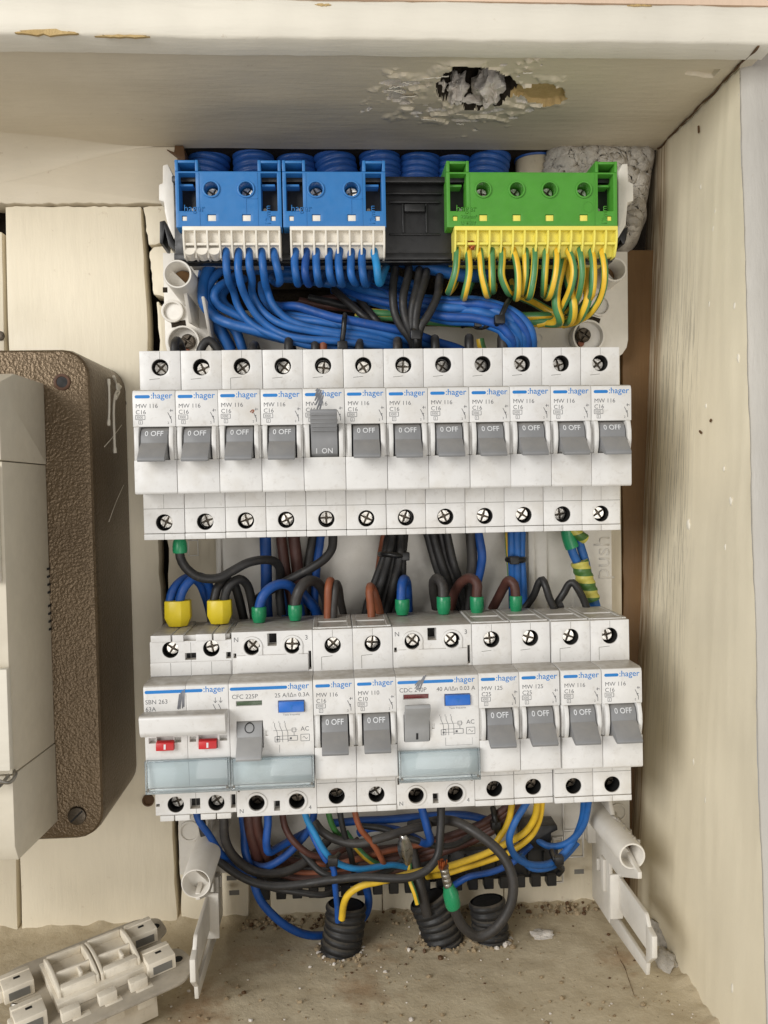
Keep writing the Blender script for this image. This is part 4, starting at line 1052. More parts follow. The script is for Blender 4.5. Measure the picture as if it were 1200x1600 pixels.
        xs = (a0 - 4.0, a1 + 0.2) if sg < 0 else (a0 - 0.2, a1 + 4.0)
        b(MB().box(xs[0], xs[1], 16, 17.4, -226.5, -205), 'bracket_stop')
        xs = (a0 - 1.6, a0) if sg < 0 else (a1, a1 + 1.6)
        b(MB().box(xs[0], xs[1], 34, 40, -222, -206), 'bracket_clip'); b(MB().box(xs[0], xs[1], 44, 46, -216, -210), 'bracket_clip')
    b(MB().box(104, 106.2, 20, 33, -170, -158), 'latch_rib')
    # ribs and marks on the panel
    for u, w_, d in ((343, 2.0, 1.6), (828, 3.2, 5.0), (842, 8, 2.0)):
        q = P(u, 880, YB - 1); b(MB().box(q.x - w_ / 2, q.x + w_ / 2, YB - d, YB + .2, -110, -32), 'panel_rib')
    q = P(302, 856, YB); b(MB().box(q.x - 2.6, q.x - 2.1, YB - .5, YB + .2, q.z - 4, q.z + 4).box(q.x + 2.1, q.x + 2.6, YB - .5, YB + .2, q.z - 4, q.z + 4).box(q.x - 2.1, q.x + 2.1, YB - .5, YB + .2, q.z + 3.5, q.z + 4).box(q.x - 2.1, q.x + 2.1, YB - .5, YB + .2, q.z - 4, q.z - 3.5), 'moulded_square', bevel=0.15)
    q = P(952, 906, YB - 2.4)
    mb = MB().text('push', q.x, YB - 2.05, q.z, 12, rot=PI / 2 - 0.02); o = b(mb, 'moulded_lettering', bevel=0)
    m = o.modifiers.new('s', 'SOLIDIFY'); m.thickness = 0.0002; m.offset = 0
    # window shapes low on the right
    for (u0, v0, u1, v1) in ((878, 1252, 914, 1296), (880, 1298, 912, 1338), (862, 1306, 880, 1378)):
        a, c = P(u0, v0, YB), P(u1, v1, YB)
        mb = MB(); t = 0.7
        mb.box(a.x, a.x + t, YB - 1.2, YB + .2, c.z, a.z).box(c.x - t, c.x, YB - 1.2, YB + .2, c.z, a.z).box(a.x + t, c.x - t, YB - 1.2, YB + .2, a.z - t, a.z).box(a.x + t, c.x - t, YB - 1.2, YB + .2, c.z, c.z + t); b(mb, 'moulded_frame', bevel=0.2)
    for (u, v) in ((362, 1372), (366, 1395), (905, 1362)):
        a = P(u, v, YB - 0.1); b(MB().box(a.x - 2.5, a.x + 2.5, YB - .1, YB + .1, a.z - 1.2, a.z + 1.2), 'slot', 'seam', 0)
    for (u, v, rr) in ((842, 528, 7), (892, 538, 5)):
        a = P(u, v, YB); b(MB().ring((a.x, a.z), rr * .3 - .4, rr * .3, YB - .5, YB + .2), 'moulded_ring', bevel=0.1)
    tag(e, 'white plastic enclosure base with corner screw towers and slotted lower brackets', 'enclosure')
    # mortar smear left on the lower right tower
    mb = MB(); rr = random.Random(4)
    for i in range(26):
        t = rr.random(); y = 0 + 34 * t; a = rr.uniform(0.35, 1.5)
        blob(mb, (tR.x + 6.2 * math.cos(a), y, tR.z + 6.0 * math.sin(a)), rr.uniform(0.5, 1.6), i * 3.3, 2, 0.5, 0, (1, 1.3, 0.7))
    tag(mb.build('mortar_smear', 'mortar', ang=70), 'dried mortar splashed on top of the lower right screw tower', 'mortar')
enclosure()

# ------------------------------------------------------------------ terminal carrier and blocks at the top
def carrier():
    e = empty('terminal_carrier', (8, 40, 105)); L = (8, 40, 105)
    mb = MB(); a, b_ = P(262, 275, 16), P(972, 404, 16)
    mb.box(-91, 107, 14, 20, 81.5, 117.5); mb.box(-91, 107, 10.5, 14, 116, 118.6); mb.box(-91, 107, 11, 14, 82, 85)
    mb.build('rail_body', 'blackp', e, bevel=0.4, loc=L)
    mb = MB(); mb.box(4.5, 27.5, 12.4, 14, 107.6, 108.6); mb.box(11.5, 20.5, 11.4, 14, 103.5, 106.8); mb.box(4.5, 27.5, 12.8, 14, 93.5, 94.2); mb.box(10.5, 11.2, 12.6, 14, 94.4, 107.4); mb.box(21, 21.7, 12.6, 14, 94.4, 107.4); mb.box(3.2, 28.6, 12.2, 14, 111.4, 112.2)
    mb.build('rail_ribs', 'blackp', e, bevel=0.2, loc=L)
    for sg, X in ((-1, -92.6), (1, 107.0)):
        y = 20.0
        def q(u, v): p = P(u, v, y); return (p.x, p.z)
        pts = [q(*t) for t in ((254, 258), (262, 256), (270, 273), (272, 300), (274, 330), (274, 360), (277, 366), (272, 374), (262, 352), (257, 330), (256, 315), (248, 313), (248, 288), (254, 286))] if sg < 0 else \
              [q(*t) for t in ((966, 268), (972, 256), (981, 255), (982, 283), (990, 287), (990, 314), (981, 316), (978, 352), (966, 372), (958, 376), (966, 352))]
        MB().prism(pts, y, y + 24, 'y').build('end_bracket', 'base', e, bevel=0.5, loc=L)
        pts = [q(*t) for t in ((248, 344), (256, 342), (262, 352), (268, 372), (284, 392), (280, 396), (262, 382), (256, 356), (253, 378), (248, 378))] if sg < 0 else \
              [q(*t) for t in ((984, 352), (978, 354), (962, 374), (956, 392), (962, 388), (972, 372), (974, 378), (978, 380), (981, 372))]
        MB().prism(pts, y + 2, y + 20, 'y').build('latch_hook', 'blackp', e, bevel=0.3, loc=L)
    tag(e, 'black plastic rail with white end brackets carrying the blue and green terminal blocks', 'rail')
carrier()

def terminal(name, label, x0, x1, holes, npk, cmat, smat, hager_x, earth=False, off=0.0, group=None):
    """x0,x1 in mm; front face at y = 5"""
    e = empty(name, ((x0 + x1) / 2, 5, 108)); L = ((x0 + x1) / 2, 5, 108)
    zt, zm, zb = 123.4, 118.6, 94.6
    tw = 10.0
    rects = [(x0 + 1.5, x0 + 8.8, 101.6, 118.0, 14), (x1 - 8.8, x1 - 1.7, 101.6, 118.0, 14)]
    wins = [(x0 + 2.6, x0 + 4.7, 97.4, 99.6, 1.2), (x1 - 4.6, x1 - 2.6, 97.4, 99.6, 1.2)]
    circs = []
    for hx in holes:
        circs.append((hx, 111.0, 3.05, 3.3, 9)); wins.append((hx - 1.9, hx + 1.8, 97.3, 100.2, 1.2))
    mb = MB(); mb.cavbox(x0, x1, 5, 34, zb, zm - .001, rects=[(a, b_, c, min(d, zm - 0.7), h) for a, b_, c, d, h in rects] + wins, circs=circs, cmi=1)
    mb.build('housing', [cmat, cmat], e, bevel=0.25, loc=L)
    for a in (x0, x1 - tw):                          # open towers at both ends
        mb = MB()
        mb.box(a, a + 1.4, 4.6, 26, zm, zt); mb.box(a + tw - 1.3, a + tw, 4.6, 26, zm, zt); mb.box(a + 1.4, a + tw - 1.3, 4.6, 26, zt - 1.3, zt - 0.15); mb.box(a + 1.4, a + tw - 1.3, 22, 26, zm, zt - 1.3)
        mb.box(a + 1.3, a + 7.2, 8, 20, 113.2, 114.2)
        mb.build('end_tower', cmat, e, bevel=0.25, loc=L)
    for a in (x0 + tw, x1 - tw - .5): MB().box(a, a + .3, 4.8, 5.2, zb + .3, zm - .5).build('moulded_edge', cmat, e, loc=L)
    for hx in holes: MB().ring((hx, 111.0), 3.05, 3.8, 4.3, 5.2).build('screw_collar', cmat, e, bevel=0.2, loc=L)
    for hx in holes:
        o = put(SCREW, 'screw', e, (hx - L[0] + rnd.uniform(-.2, .2), 5.2 + rnd.uniform(-.6, .8), 110.7 - L[2]), (rnd.uniform(-.2, .2), rnd.uniform(0, 3), rnd.uniform(-.2, .2))); o.scale = (0.93,) * 3
    for (a, b_, c, d, h) in wins:
        MB().box(a + .1, b_ - .1, 5.45, 5.9, c + .1, d - .25).build('marker_insert', smat, e, bevel=0.1, loc=L)
    for a in (x0 + 6.6, x1 - 7.4):
        MB().cyl((a, 103.2), 0.8, 9, 20, 12).cyl((a - .2, 102.6), 1.2, 13, 15, 12).build('spring_contact', 'steel', e, loc=L)
    # moulded lettering, raised in the plastic
    for tx, x_, z_, sz, rt in [('hager', x0 + hager_x, 101.4, 4.1, 0), ('12mm', x1 - 4.9, 95.4, 3.4, PI / 2)] + ([('100mm\u00b2', x0 + 6, 98.4, 2.2, 0), ('U 400V', x0 + 6, 95.6, 2.2, 0)] if earth else []):
        o = MB().text(tx, x_, 4.9, z_, sz, rot=rt).build('moulded_lettering', cmat, e, loc=L); m = o.modifiers.new('s', 'SOLIDIFY'); m.thickness = 0.0003; m.offset = 0
    mb = MB(); mx = holes[-1]
    if not earth: mb.box(mx - .2, mx, 4.8, 5.1, 100.6, 107).box(mx, mx + 5, 4.8, 5.1, 106.8, 107)
    else: mb.ring((mx + 2, 103.5), 2.2, 2.5, 4.85, 5.1)
    mb.build('moulded_outline', cmat, e, loc=L)
    # clamp strip with one pocket per wire
    s0, s1 = x0 + 2.9, x1 - 0.6; pk = (s1 - s0) / npk
    st = MB().prism([(5.4, 94.4), (6.0, 88.4), (8.6, 82.2), (30, 82.2), (30, 94.4)], s0 + .2, s1 - .2, 'x').build('clamp_strip', smat, e, bevel=0.3, loc=L)
    MB().box(s0, s1, 2.6, 8, 92.6, 94.45).build('strip_lip', smat, st, bevel=0.25, loc=L)
    for i in range(npk + 1):
        x = s0 + pk * i; x = min(max(x, s0 + .45), s1 - .45)
        MB().prism([(2.6, 92.7), (2.4, 90.5), (3.6, 85.6), (6.0, 81.6), (12, 81.6), (12, 92.7)], x - .45, x + .45, 'x').build('pocket_rib', smat, st, bevel=0.2, loc=L, seg=1)
    for i in range(npk):
        x = s0 + pk * i + .5
        MB().box(x, x + pk - 1.0, 3.8, 8, 86.6, 87.7).build('pocket_ledge', smat, st, bevel=0.15, loc=L, seg=1)
    tag(e, label, 'terminal block', group)
    xs = [s0 + pk * (i + 0.5) for i in range(npk)]
    for i, px in enumerate(xs):                       # empty pockets show a scooped guide
        if off and i < off:
            mb = MB(); n = 10
            V = [(px + 2.3 * math.cos(PI * k / n), y, z - 1.6 * math.sin(PI * k / n)) for (y, z) in ((4.0, 84.2), (9.5, 82.8)) for k in range(n + 1)] + [(px + 2.3 * math.cos(PI * k / n), y, 85.6) for y in (4.6, 9.5) for k in range(n + 1)]
            m1 = n + 1
            F = [(k, k + 1, m1 + k + 1, m1 + k) for k in range(n)] + [(k, k + 1, 2 * m1 + k + 1, 2 * m1 + k) for k in range(n)]
            mb.add(V, F); mb.build('pocket_guide', smat, st, loc=L)
    return xs
bx1 = terminal('neutral_terminal_block', 'left one of the two blue terminal blocks, with three empty white pockets', -88.6, -43.0, (-73.2, -58.2), 8, 'blueblock', 'whitestrip', 3.4, off=3, group='terminal blocks')
bx2 = terminal('neutral_terminal_block', 'right one of the two blue terminal blocks, next to the bare black rail', -42.4, 2.6, (-27.9, -12.4), 8, 'blueblock', 'whitestrip', 3.4, group='terminal blocks')
bx3 = terminal('earth_terminal_block', 'wide green terminal block with a yellow clamp strip full of earth wires', 29.6, 106.2, (45.8, 60.8, 75.6, 91.0), 14, 'greenblock', 'yellowstrip', 4.0, earth=True, group='terminal blocks')

# ------------------------------------------------------------------ conduits
def conduit(name, label, path, r, mat, group, pitch=3.4, amp=0.9, hollow=True, tilt=0.0):
    p = spline(path, 0.55)
    mb = MB()
    tube(mb, p, lambda s_, t: r + amp * (abs(math.sin(PI * s_ / pitch)) ** 0.7) - amp * 0.5, 28, cap=False, uv=False)
    if hollow: tube(mb, [p[0] + (p[1] - p[0]) * 0.5] + p[1:], r - amp * 0.5 - 0.8, 24, mi=1, uv=False, cap=True)
    o = mb.build(name, [mat, 'hole'], loc=p[0], ang=75)
    if tilt: pass
    tag(o, label, 'conduit', group)
    return o
for i, (u, dy, tl) in enumerate(((328, 3, 6), (396, 0, -3), (461, 5, -4), (522, 1, -8), (593, -1, -3), (656, 2, 3), (708, 6, 0), (766, -1, 6))):
    a = P(u + tl * .3, 232, 76 + dy); b_ = P(u - tl, 285, 74 + dy)
    lab = 'blue corrugated conduit coming down behind the terminal blocks, %s from the left' % ORD[i]
    conduit('corrugated_conduit', lab, [(b_.x - tl * .3, b_.y - 4, b_.z - 16), b_, a, (a.x + tl * .4, a.y + 1, a.z + 26)], 10.3, 'bluecon', 'blue conduits at the top', 3.6, 1.1)
q = P(836, 262, 78)
e = empty('plain_pipe', q)
MB().cyl((q.x, q.y), 10.4, q.z - 20, q.z + 4, 32, ax='z').build('pipe_wall', 'beigepipe', e, bevel=0.4, loc=q)
MB().ring((q.x, q.y), 10.2, 11.2, q.z + 3, q.z + 22, 32, ax='z').build('blue_sleeve', 'bluecon', e, bevel=0.3, loc=q)
tag(e, 'short beige pipe with a blue sleeve beside the grey mortar', 'pipe')
for i, (ub, vb, ut, vt, r) in enumerate(((532, 1494, 541, 1412, 9.3), (692, 1478, 668, 1402, 9.3), (766, 1476, 760, 1406, 8.6))):
    dy = (0, 4, 8)[i]
    a = PZ(ub, vb - 12, SZ) ; b_ = P(ut, vt, a.y + (2, 2, 2)[i])
    lab = ('left black corrugated conduit rising from the shelf with blue and yellow wires in it', 'middle black corrugated conduit leaning left, with a grey cable in it', 'right black corrugated conduit behind the loose black cable loop')[i]
    conduit('floor_conduit', lab, [b_, (a + b_) / 2 + Vector((0.6, 0, 0)), a, a + (a - b_).normalized() * 8], r, 'blackcon', 'black conduits in the shelf', 3.6, 1.3)
    mb = MB()                                        # broken rim of the hole in the shelf
    rr = random.Random(i + 40)
    for k in range(26):
        t = 2 * PI * k / 26; blob(mb, (a.x + (r + 1.8) * math.cos(t), a.y + (r + 1.5) * math.sin(t), SZ + 0.1), rr.uniform(0.5, 1.5), k + i * 30, 1, 0.6, rr.choice((0, 0, 1)), (1.2, 1.2, 0.7))
    mb.build('hole_rim', ['crumb', 'plaster'], sh, smooth=False)
# ------------------------------------------------------------------ hammered brown box with the meter on it (left)
def meter_box():
    e = empty('meter_base_box', (-170, 62, -70)); L = (-170, 62, -70)
    x0, x1, z0, z1, yf, yb, c = -300.0, -125.6, -171.0, 42.2, 0.0, 61.0, 11.0
    o = MB(); V = []; ring_ = []
    prof = [(yb, 0.0), (4.0, 0.15), (1.3, 0.6), (0.35, 1.4), (0.0, 2.8)]       # depth, inset
    def loop(ins, r):
        a0, a1, b0, b1 = x0 + ins, x1 - ins, z0 + ins, z1 - ins; pts = []
        for (cx, cz, s0) in ((a1 - r, b1 - r, 0), (a0 + r, b1 - r, PI / 2), (a0 + r, b0 + r, PI), (a1 - r, b0 + r, 1.5 * PI)):
            for k in range(6): t = s0 + PI / 2 * k / 5; pts.append((cx + r * math.cos(t), cz + r * math.sin(t)))
        return pts
    n = 24; F = []
    for j, (y, ins) in enumerate(prof):
        for (x, z) in loop(ins, max(2.0, 12.0 - ins * 0.7)): V.append((x, y, z))
    for j in range(len(prof) - 1):
        for k in range(n): F.append((j * n + k, j * n + (k + 1) % n, (j + 1) * n + (k + 1) % n, (j + 1) * n + k))
    F.append(tuple((len(prof) - 1) * n + k for k in range(n)))
    o.add(V, F); o.build('box_shell', 'hammer', e, loc=L, ang=25)
    q = P(97, 597, 0); MB().ring((q.x, q.z), 2.3, 3.6, -0.5, 0.4).build('screw_hole_rim', 'rust', e, bevel=0.3, loc=L); MB().cyl((q.x, q.z), 2.4, -0.25, 0.2, 20).build('screw_hole', 'hole', e, loc=L)
    q = P(121, 1274, 0)
    s_ = MB(); s_.cyl((q.x, q.z), 3.9, -1.4, 0.3, 28); sc = s_.build('slotted_screw', 'screwdark', e, bevel=0.4, loc=L)
    m_ = MB(); a = 0.75; m_.add([(q.x + x * math.cos(a) - z * math.sin(a), -1.43, q.z + x * math.sin(a) + z * math.cos(a)) for x, z in ((-3.5, -.4), (3.5, -.4), (3.5, .4), (-3.5, .4))], [(0, 1, 2, 3)]); m_.build('screw_slot', 'hole', sc, loc=L)
    # white paint drips and scratches on the right side
    d = MB(); X = x1 - 0.12
    def drip(pts, w_):
        v = [PX(u, vv, X) for u, vv in pts]
        path = spline([Vector((X + 0.45, p.y, p.z)) for p in v], 1.0)
        tube(d, path, lambda s_, t: w_ * (1.25 if s_ < 3 or s_ > t - 2.5 else 0.8) * 0.9, 8, uv=False, flat=1)
    drip([(168, 592), (169, 615), (169, 640), (168, 665)], 0.75); drip([(176, 588), (180, 598), (182, 612)], 0.65); drip([(186, 604), (178, 618), (176, 640), (177, 680), (178, 708)], 0.85); drip([(182, 600), (184, 612), (178, 622)], 1.0)
    d.build('paint_drip', 'trim', e, loc=L, ang=70)
    d = MB()
    for pts in (((163, 698), (176, 683), (190, 664)), ((170, 815), (181, 785), (193, 758))):
        tube(d, spline([PX(u, vv, X + 0.1) for u, vv in pts], 2), 0.22, 5, uv=False)
    d.build('scratch', 'switchp', e, loc=L)
    tag(e, 'bronze brown hammered metal box fixed to the boards on the left', 'metal box')
meter_box()
def meter():
    e = empty('electricity_meter', (-180, 0, -70)); L = (-180, 0, -70); X = -145.2
    mb = MB()
    # upper body: right side wall chamfered towards the front
    top = rounded([(-0.4, 27.2), (-34, 27.2), (-50, 22.0), (-50.4, -6.6), (-0.4, -7.2)], 0.6)
    mb.prism(top, -262, X, 'x'); mb.build('upper_body', 'meterp', e, bevel=0.5, loc=L)
    lo = [(-0.4, -7.6), (-48.6, -7.0), (-49.0, -124.6), (-0.4, -127.6)]
    MB().prism(lo, -262, X - 0.3, 'x').build('main_body', 'meterp', e, bevel=0.4, loc=L)
    co = [(-0.4, -128.0), (-49.4, -125.0), (-49.4, -152), (-46, -158.6), (-0.4, -162.0)]
    MB().prism(co, -262, X - 0.1, 'x').build('terminal_cover', 'meterp', e, bevel=0.4, loc=L)
    # bright front panels seen past the edge
    MB().box(-262, X - 1.4, -51.6, -49.2, -52, -8.4).build('display_frame', 'trim', e, bevel=0.4, loc=L)
    MB().box(-262, X + 0.4, -53.0, -49.0, -122, -84).build('label_plate', 'trim', e, bevel=0.4, loc=L)
    for i in range(8):
        v = 890 + (i * 12.5 if i < 4 else 59 + (i - 4) * 12.5); p = PX(72, v, X)
        MB().box(X - 2.2, X + 0.06, -3.6, -0.5, p.z - 0.45, p.z + 0.45).build('vent_slot', 'hole', e, loc=L)
    p = PX(20, 1212, X); t = MB()
    tube(t, spline([Vector((X - 16, -56, p.z)), Vector((X - 6, -55.5, p.z + 1)), Vector((X + 0.2, -54, p.z - 1)), Vector((X + 1.2, -50, p.z + 0.5)), Vector((X - 1, -47, p.z + 1)), Vector((X - 4, -55, p.z - 2.5)), Vector((X - 12, -56, p.z - 1))], .6), 0.7, 8, uv=False); t.build('seal_wire', 'steel', e, loc=L)
    tag(e, 'grey beige plastic electricity meter mounted on the brown box, cut off by the left edge', 'meter')
meter()

# ------------------------------------------------------------------ loose double switch mechanism lying on the shelf (lower left)
def loose_switch():
    # local frame: u along the long axis, w across, t up; laid on the shelf, tipped towards the room
    q = PZ(146, 1524, SZ + 19); o = empty('loose_switch', q); o.rotation_euler = (math.radians(5), math.radians(-5), math.radians(31)); o.scale = (0.9,) * 3
    def b(mb, n, m='switchp', bevel=0.35, parent=o): return mb.build(n, m, parent, bevel=bevel)
    # metal mounting plate with rounded ears
    pl = MB(); pts = rounded([(-39, -26), (-31, -31), (32, -31), (42, -23), (40, -8), (34, -4), (34, 6), (40, 10), (40, 22), (30, 28), (-30, 28), (-39, 22), (-39, 8), (-34, 5), (-34, -5), (-39, -8)], 3.0, 4)
    b(pl.prism(pts, -0.7, 0.7, 'z'), 'mounting_plate', 'dustysteel', 0.2)
    for (x, y, r_) in ((35.5, -15, 2.4), (35.5, 16, 2.4), (-35.0, 15, 2.6), (-33.5, -14, 3.4)):
        b(MB().cyl((x, y), r_, 0.72, 0.9, 18, ax='z'), 'plate_slot', 'hole', 0); b(MB().ring((x, y), r_, r_ + .7, 0.7, 1.1, 18, ax='z'), 'slot_rim', 'dustysteel', 0.1)
    # housing below
    b(MB().box(-22, 22, -22, 22, -18, -0.75), 'housing')
    for x in (-16, -2, 12): b(MB().box(x, x + 8, -25.5, -21.5, -8, 0.8), 'housing_claw')
    for x in (-16, 0, 14): b(MB().box(x - 4, x + 4, -24, -20, 0.75, 5.5), 'plate_clip')
    # the two rocker carriers, open trays with crossbars
    for k, x0 in enumerate((-18.6, 0.3)):
        x1 = x0 + 18.2; y0, y1, z0, z1 = -13.5, 13.5, 5.0, 11.6
        arc_ = [(y0 + (y1 - y0) * i / 10, z1 - 2.6 * ((i - 5) / 5.0) ** 2) for i in range(11)]
        m_ = MB(); m_.prism([(y1, z0), (y0, z0)] + arc_, x0, x0 + 1.5, 'x'); m_.prism([(y1, z0), (y0, z0)] + arc_, x1 - 1.5, x1, 'x')
        m_.box(x0 + 1.5, x1 - 1.5, y0, y0 + 3.5, z0, z1 - 2.0); m_.box(x0 + 1.5, x1 - 1.5, y1 - 1.6, y1, z0, z1 - 2.0); m_.box(x0 + 1.5, x1 - 1.5, -3.5, -2.1, z0, z1 - 0.8); m_.box(x0 + 1.5, x1 - 1.5, y0, y1, z0, z0 + 0.8); m_.box(x0 + 11, x0 + 12.4, y0 + 5, -3.4, z0, z1 - 1.4)
        r_ = b(m_, 'rocker_carrier', bevel=0.4)
    b(MB().box(-20.0, 20.0, -16.5, 16.5, 0.75, 5.4), 'carrier_base')
    for x in (-13, 13): b(MB().cyl((x, -20.6), 2.2, 0.75, 1.8, 18, ax='z'), 'fixing_screw', 'steel', 0.2)
    # corner clamp blocks
    for x, y in ((-31, -14.5), (-31, 9.5), (27, -14), (27, 10)):
        b(MB().prism([(x - 7, y - 6), (x + 6, y - 6), (x + 6, y + 6), (x - 7, y + 6)], 0.75, 8.0, 'z'), 'clamp_block', bevel=0.45)
        b(MB().box(x - 9.2, x - 6.5, y - 4.5, y + 0.5, 1.2, 7), 'clamp_tongue', bevel=0.8) if x < 0 else b(MB().box(x + 5, x + 7, y - 3, y + 3, 1.2, 6), 'clamp_tongue', bevel=0.6)
        b(MB().box(x - 1.6, x + 1.2, y - 0.8, y + 0.8, 7.98, 8.06), 'clamp_slot', 'hole', 0); b(MB().box(x - 6.9, x + 5.9, y + 2.2, y + 2.9, 3, 8.5), 'clamp_rib', bevel=0.2)
        b(MB().box(x - 5, x + 4, y - 6.4, y - 5.9, 2.0, 5.6), 'clamp_recess', 'seam', 0)
    t = MB(); tube(t, spline([Vector((-34, -3, 1)), Vector((-36, -4, 5)), Vector((-32, -7, 4)), Vector((-29, -5, 1.5)), Vector((-33, -1, 1.2))], 0.6), 0.9, 8, uv=False); b(t, 'bent_clip', 'steel', 0)
    tag(o, 'loose white double switch mechanism with metal plate lying on the shelf', 'switch')
loose_switch()

# stray hardware on the boards
q = P(232, 1250, WY); tag(MB().ring((q.x, q.z), 2.2, 3.0, WY - 1.2, WY + 1).cyl((q.x, q.z), 2.2, WY - .6, WY + 1, 16).build('screw_hole', 'woodraw', back, bevel=0.2))
q = P(0, 525, WY); MB().cyl((q.x, q.z), 2.4, WY - 1.0, WY + .2, 16).build('old_nail', 'screwdark', back, bevel=0.3)
q = P(190, 630, WY); MB().cyl((q.x, q.z), 2.4, WY - 0.4, WY + .2, 16).build('nail_hole', 'dark', back)
# ------------------------------------------------------------------ wires: photograph pixel + distance of each point (mm into the wall)
G1 = 'blue wires of the left terminal block'; G2 = 'blue wires of the right terminal block'; G3 = 'green and yellow wires of the earth block'
def z4(u, v): return (270 + u / 4.615, 370 + v / 4.615)
def z5(u, v): return (500 + u / 4.615, 370 + v / 4.615)
def z6(u, v): return (740 + u / 4.615, 370 + v / 4.615)
def zz(fn, pts): return [(*fn(p[0], p[1]), p[2]) for p in pts]
def pocket(x, zz_=90.0, y=11.5): return ('w', x, y, zz_)
# left blue block: pockets 4 to 8 are filled
paths1 = [
    zz(z4, [(385, 100, 8), (385, 140, 6.5), (388, 220, 5), (405, 300, 8), (440, 385, 16), (470, 490, 20), (540, 595, 20), (640, 675, 18), (790, 735, 16), (1000, 790, 16), (1200, 800, 17), (1500, 800, 20)]),
    zz(z4, [(476, 100, 8), (475, 140, 6.5), (472, 220, 5), (490, 330, 7), (525, 440, 12), (590, 555, 15), (690, 645, 16), (830, 712, 14), (1000, 742, 13), (1200, 755, 13), (1500, 790, 18), (1700, 830, 26)]),
    zz(z4, [(551, 100, 8), (550, 140, 6.5), (548, 210, 5), (565, 300, 9), (580, 420, 17), (640, 530, 18), (730, 602, 17), (870, 660, 15), (1030, 690, 14), (1200, 715, 14), (1500, 760, 18), (1750, 830, 26)]),
    zz(z4, [(640, 100, 8), (645, 140, 6.5), (655, 230, 5), (670, 330, 10), (690, 400, 15), (720, 485, 16), (800, 580, 16), (920, 632, 15), (1060, 660, 14), (1200, 690, 14), (1500, 735, 18), (1750, 800, 26)]),
    zz(z4, [(725, 100, 8), (735, 140, 6.5), (755, 230, 4), (770, 310, 8), (745, 335, 20), (720, 290, 32), (800, 255, 40), (1000, 250, 44)])]
for i, p in enumerate(paths1):
    wire('blue_wire', 'blue wire in the left blue terminal block, %s filled pocket from the left' % ORD[i], 'wblue', 1.72, [pocket(bx1[i + 3])] + p, G1)
# right blue block
for i in range(8):
    x = bx2[i]; u0 = (461.7, 478, 495, 515, 531, 549, 566.7, 585)[i]; d = (0, 2, 1, 0, 1, 0, 2, 1)[i]
    cyan = i == 7
    pts = [pocket(x), (u0, 392, 8), (u0 - 1, 408, 6), (u0 + (-1 if i % 2 else 1), 428, 4), (u0 + 4, 442 + d, 10), (u0 + 8, 438, 22), (u0 + 14, 424, 36), (u0 + 26, 425 + 3 * (i % 3), 44)]
    if cyan: pts = [pocket(x), (585, 392, 8), (587, 408, 6), (589, 430, 4), (591, 442, 8), (597, 432, 18), (604, 415, 28), (610, 404, 36)]
    wire('blue_wire', ('pale cyan wire in the last pocket of the right blue terminal block' if cyan else 'blue wire in the right blue terminal block, %s pocket from the left' % ORD[i]), 'wcyan' if cyan else ('wdeep' if i in (1,) else 'wblue'), 1.72, pts, G2)
# bundle of blue wires sweeping across the top, left loops
B1 = [
    ('outermost blue wire of the loop at the left under the white clamp strip', 'wblue', 2.4, zz(z4, [(330, 110, 28), (290, 190, 26), (232, 280, 24), (218, 400, 22), (232, 490, 22), (300, 570, 24), (420, 630, 22), (600, 680, 20), (760, 715, 19), (900, 735, 19), (1200, 770, 20), (1500, 795, 24)])),
    ('middle blue wire of the loop at the left under the white clamp strip', 'wblue', 2.0, zz(z4, [(420, 215, 30), (330, 265, 26), (265, 350, 24), (245, 440, 23), (270, 520, 24), (350, 590, 25), (470, 640, 25), (620, 690, 24), (800, 740, 23), (1000, 765, 23), (1300, 790, 24)])),
    ('inner blue wire of the small loop at the left', 'wblue', 2.0, zz(z4, [(470, 270, 32), (390, 320, 24), (320, 370, 21), (300, 430, 20), (330, 495, 22), (430, 555, 24), (560, 610, 24), (700, 650, 24), (900, 700, 24), (1200, 740, 22)])),
    ('thick blue cable dropping behind the loop at the left', 'wblue', 3.0, zz(z4, [(300, 100, 40), (265, 190, 36), (225, 290, 34), (235, 420, 36), (290, 560, 38), (350, 680, 40), (420, 820, 42)])),
    ('left one of two blue wires going down behind the upper breakers', 'wblue', 2.3, zz(z4, [(320, 600, 34), (350, 680, 34), (390, 760, 35), (420, 830, 36), (450, 900, 38)])),
    ('right one of two blue wires going down behind the upper breakers', 'wblue', 2.3, zz(z4, [(420, 640, 36), (460, 690, 36), (490, 770, 36), (510, 830, 37), (520, 900, 38)])),
    ('dark blue wire on top of the bundle through the left cable tie', 'wdeep', 2.0, [(*z4(690, 470), 32), (*z4(760, 500, ), 26), (*z4(900, 510), 20), (*z4(1060, 550), 17), (*z4(1180, 590), 15), (*z5(200, 605), 14), (*z5(420, 645), 15), (*z5(640, 690), 18), (*z5(800, 745), 22), (*z5(1000, 810), 28), (*z5(1100, 860), 34)]),
    ('blue wire just under the dark blue one in the tied bundle', 'wblue', 2.0, [(*z4(720, 520), 34), (*z4(900, 570), 24), (*z4(1060, 595), 19), (*z4(1190, 620), 17), (*z5(200, 640), 16), (*z5(450, 690), 17), (*z5(650, 740), 20), (*z5(860, 790), 26), (*z5(1000, 840), 32)]),
    ('blue wire along the bottom of the tied bundle above the breakers', 'wblue', 2.0, [(*z4(820, 700), 26), (*z4(1000, 775), 22), (*z4(1200, 790), 20), (*z5(200, 785), 20), (*z5(450, 790), 22), (*z5(650, 800), 25), (*z5(850, 830), 30)]),
]
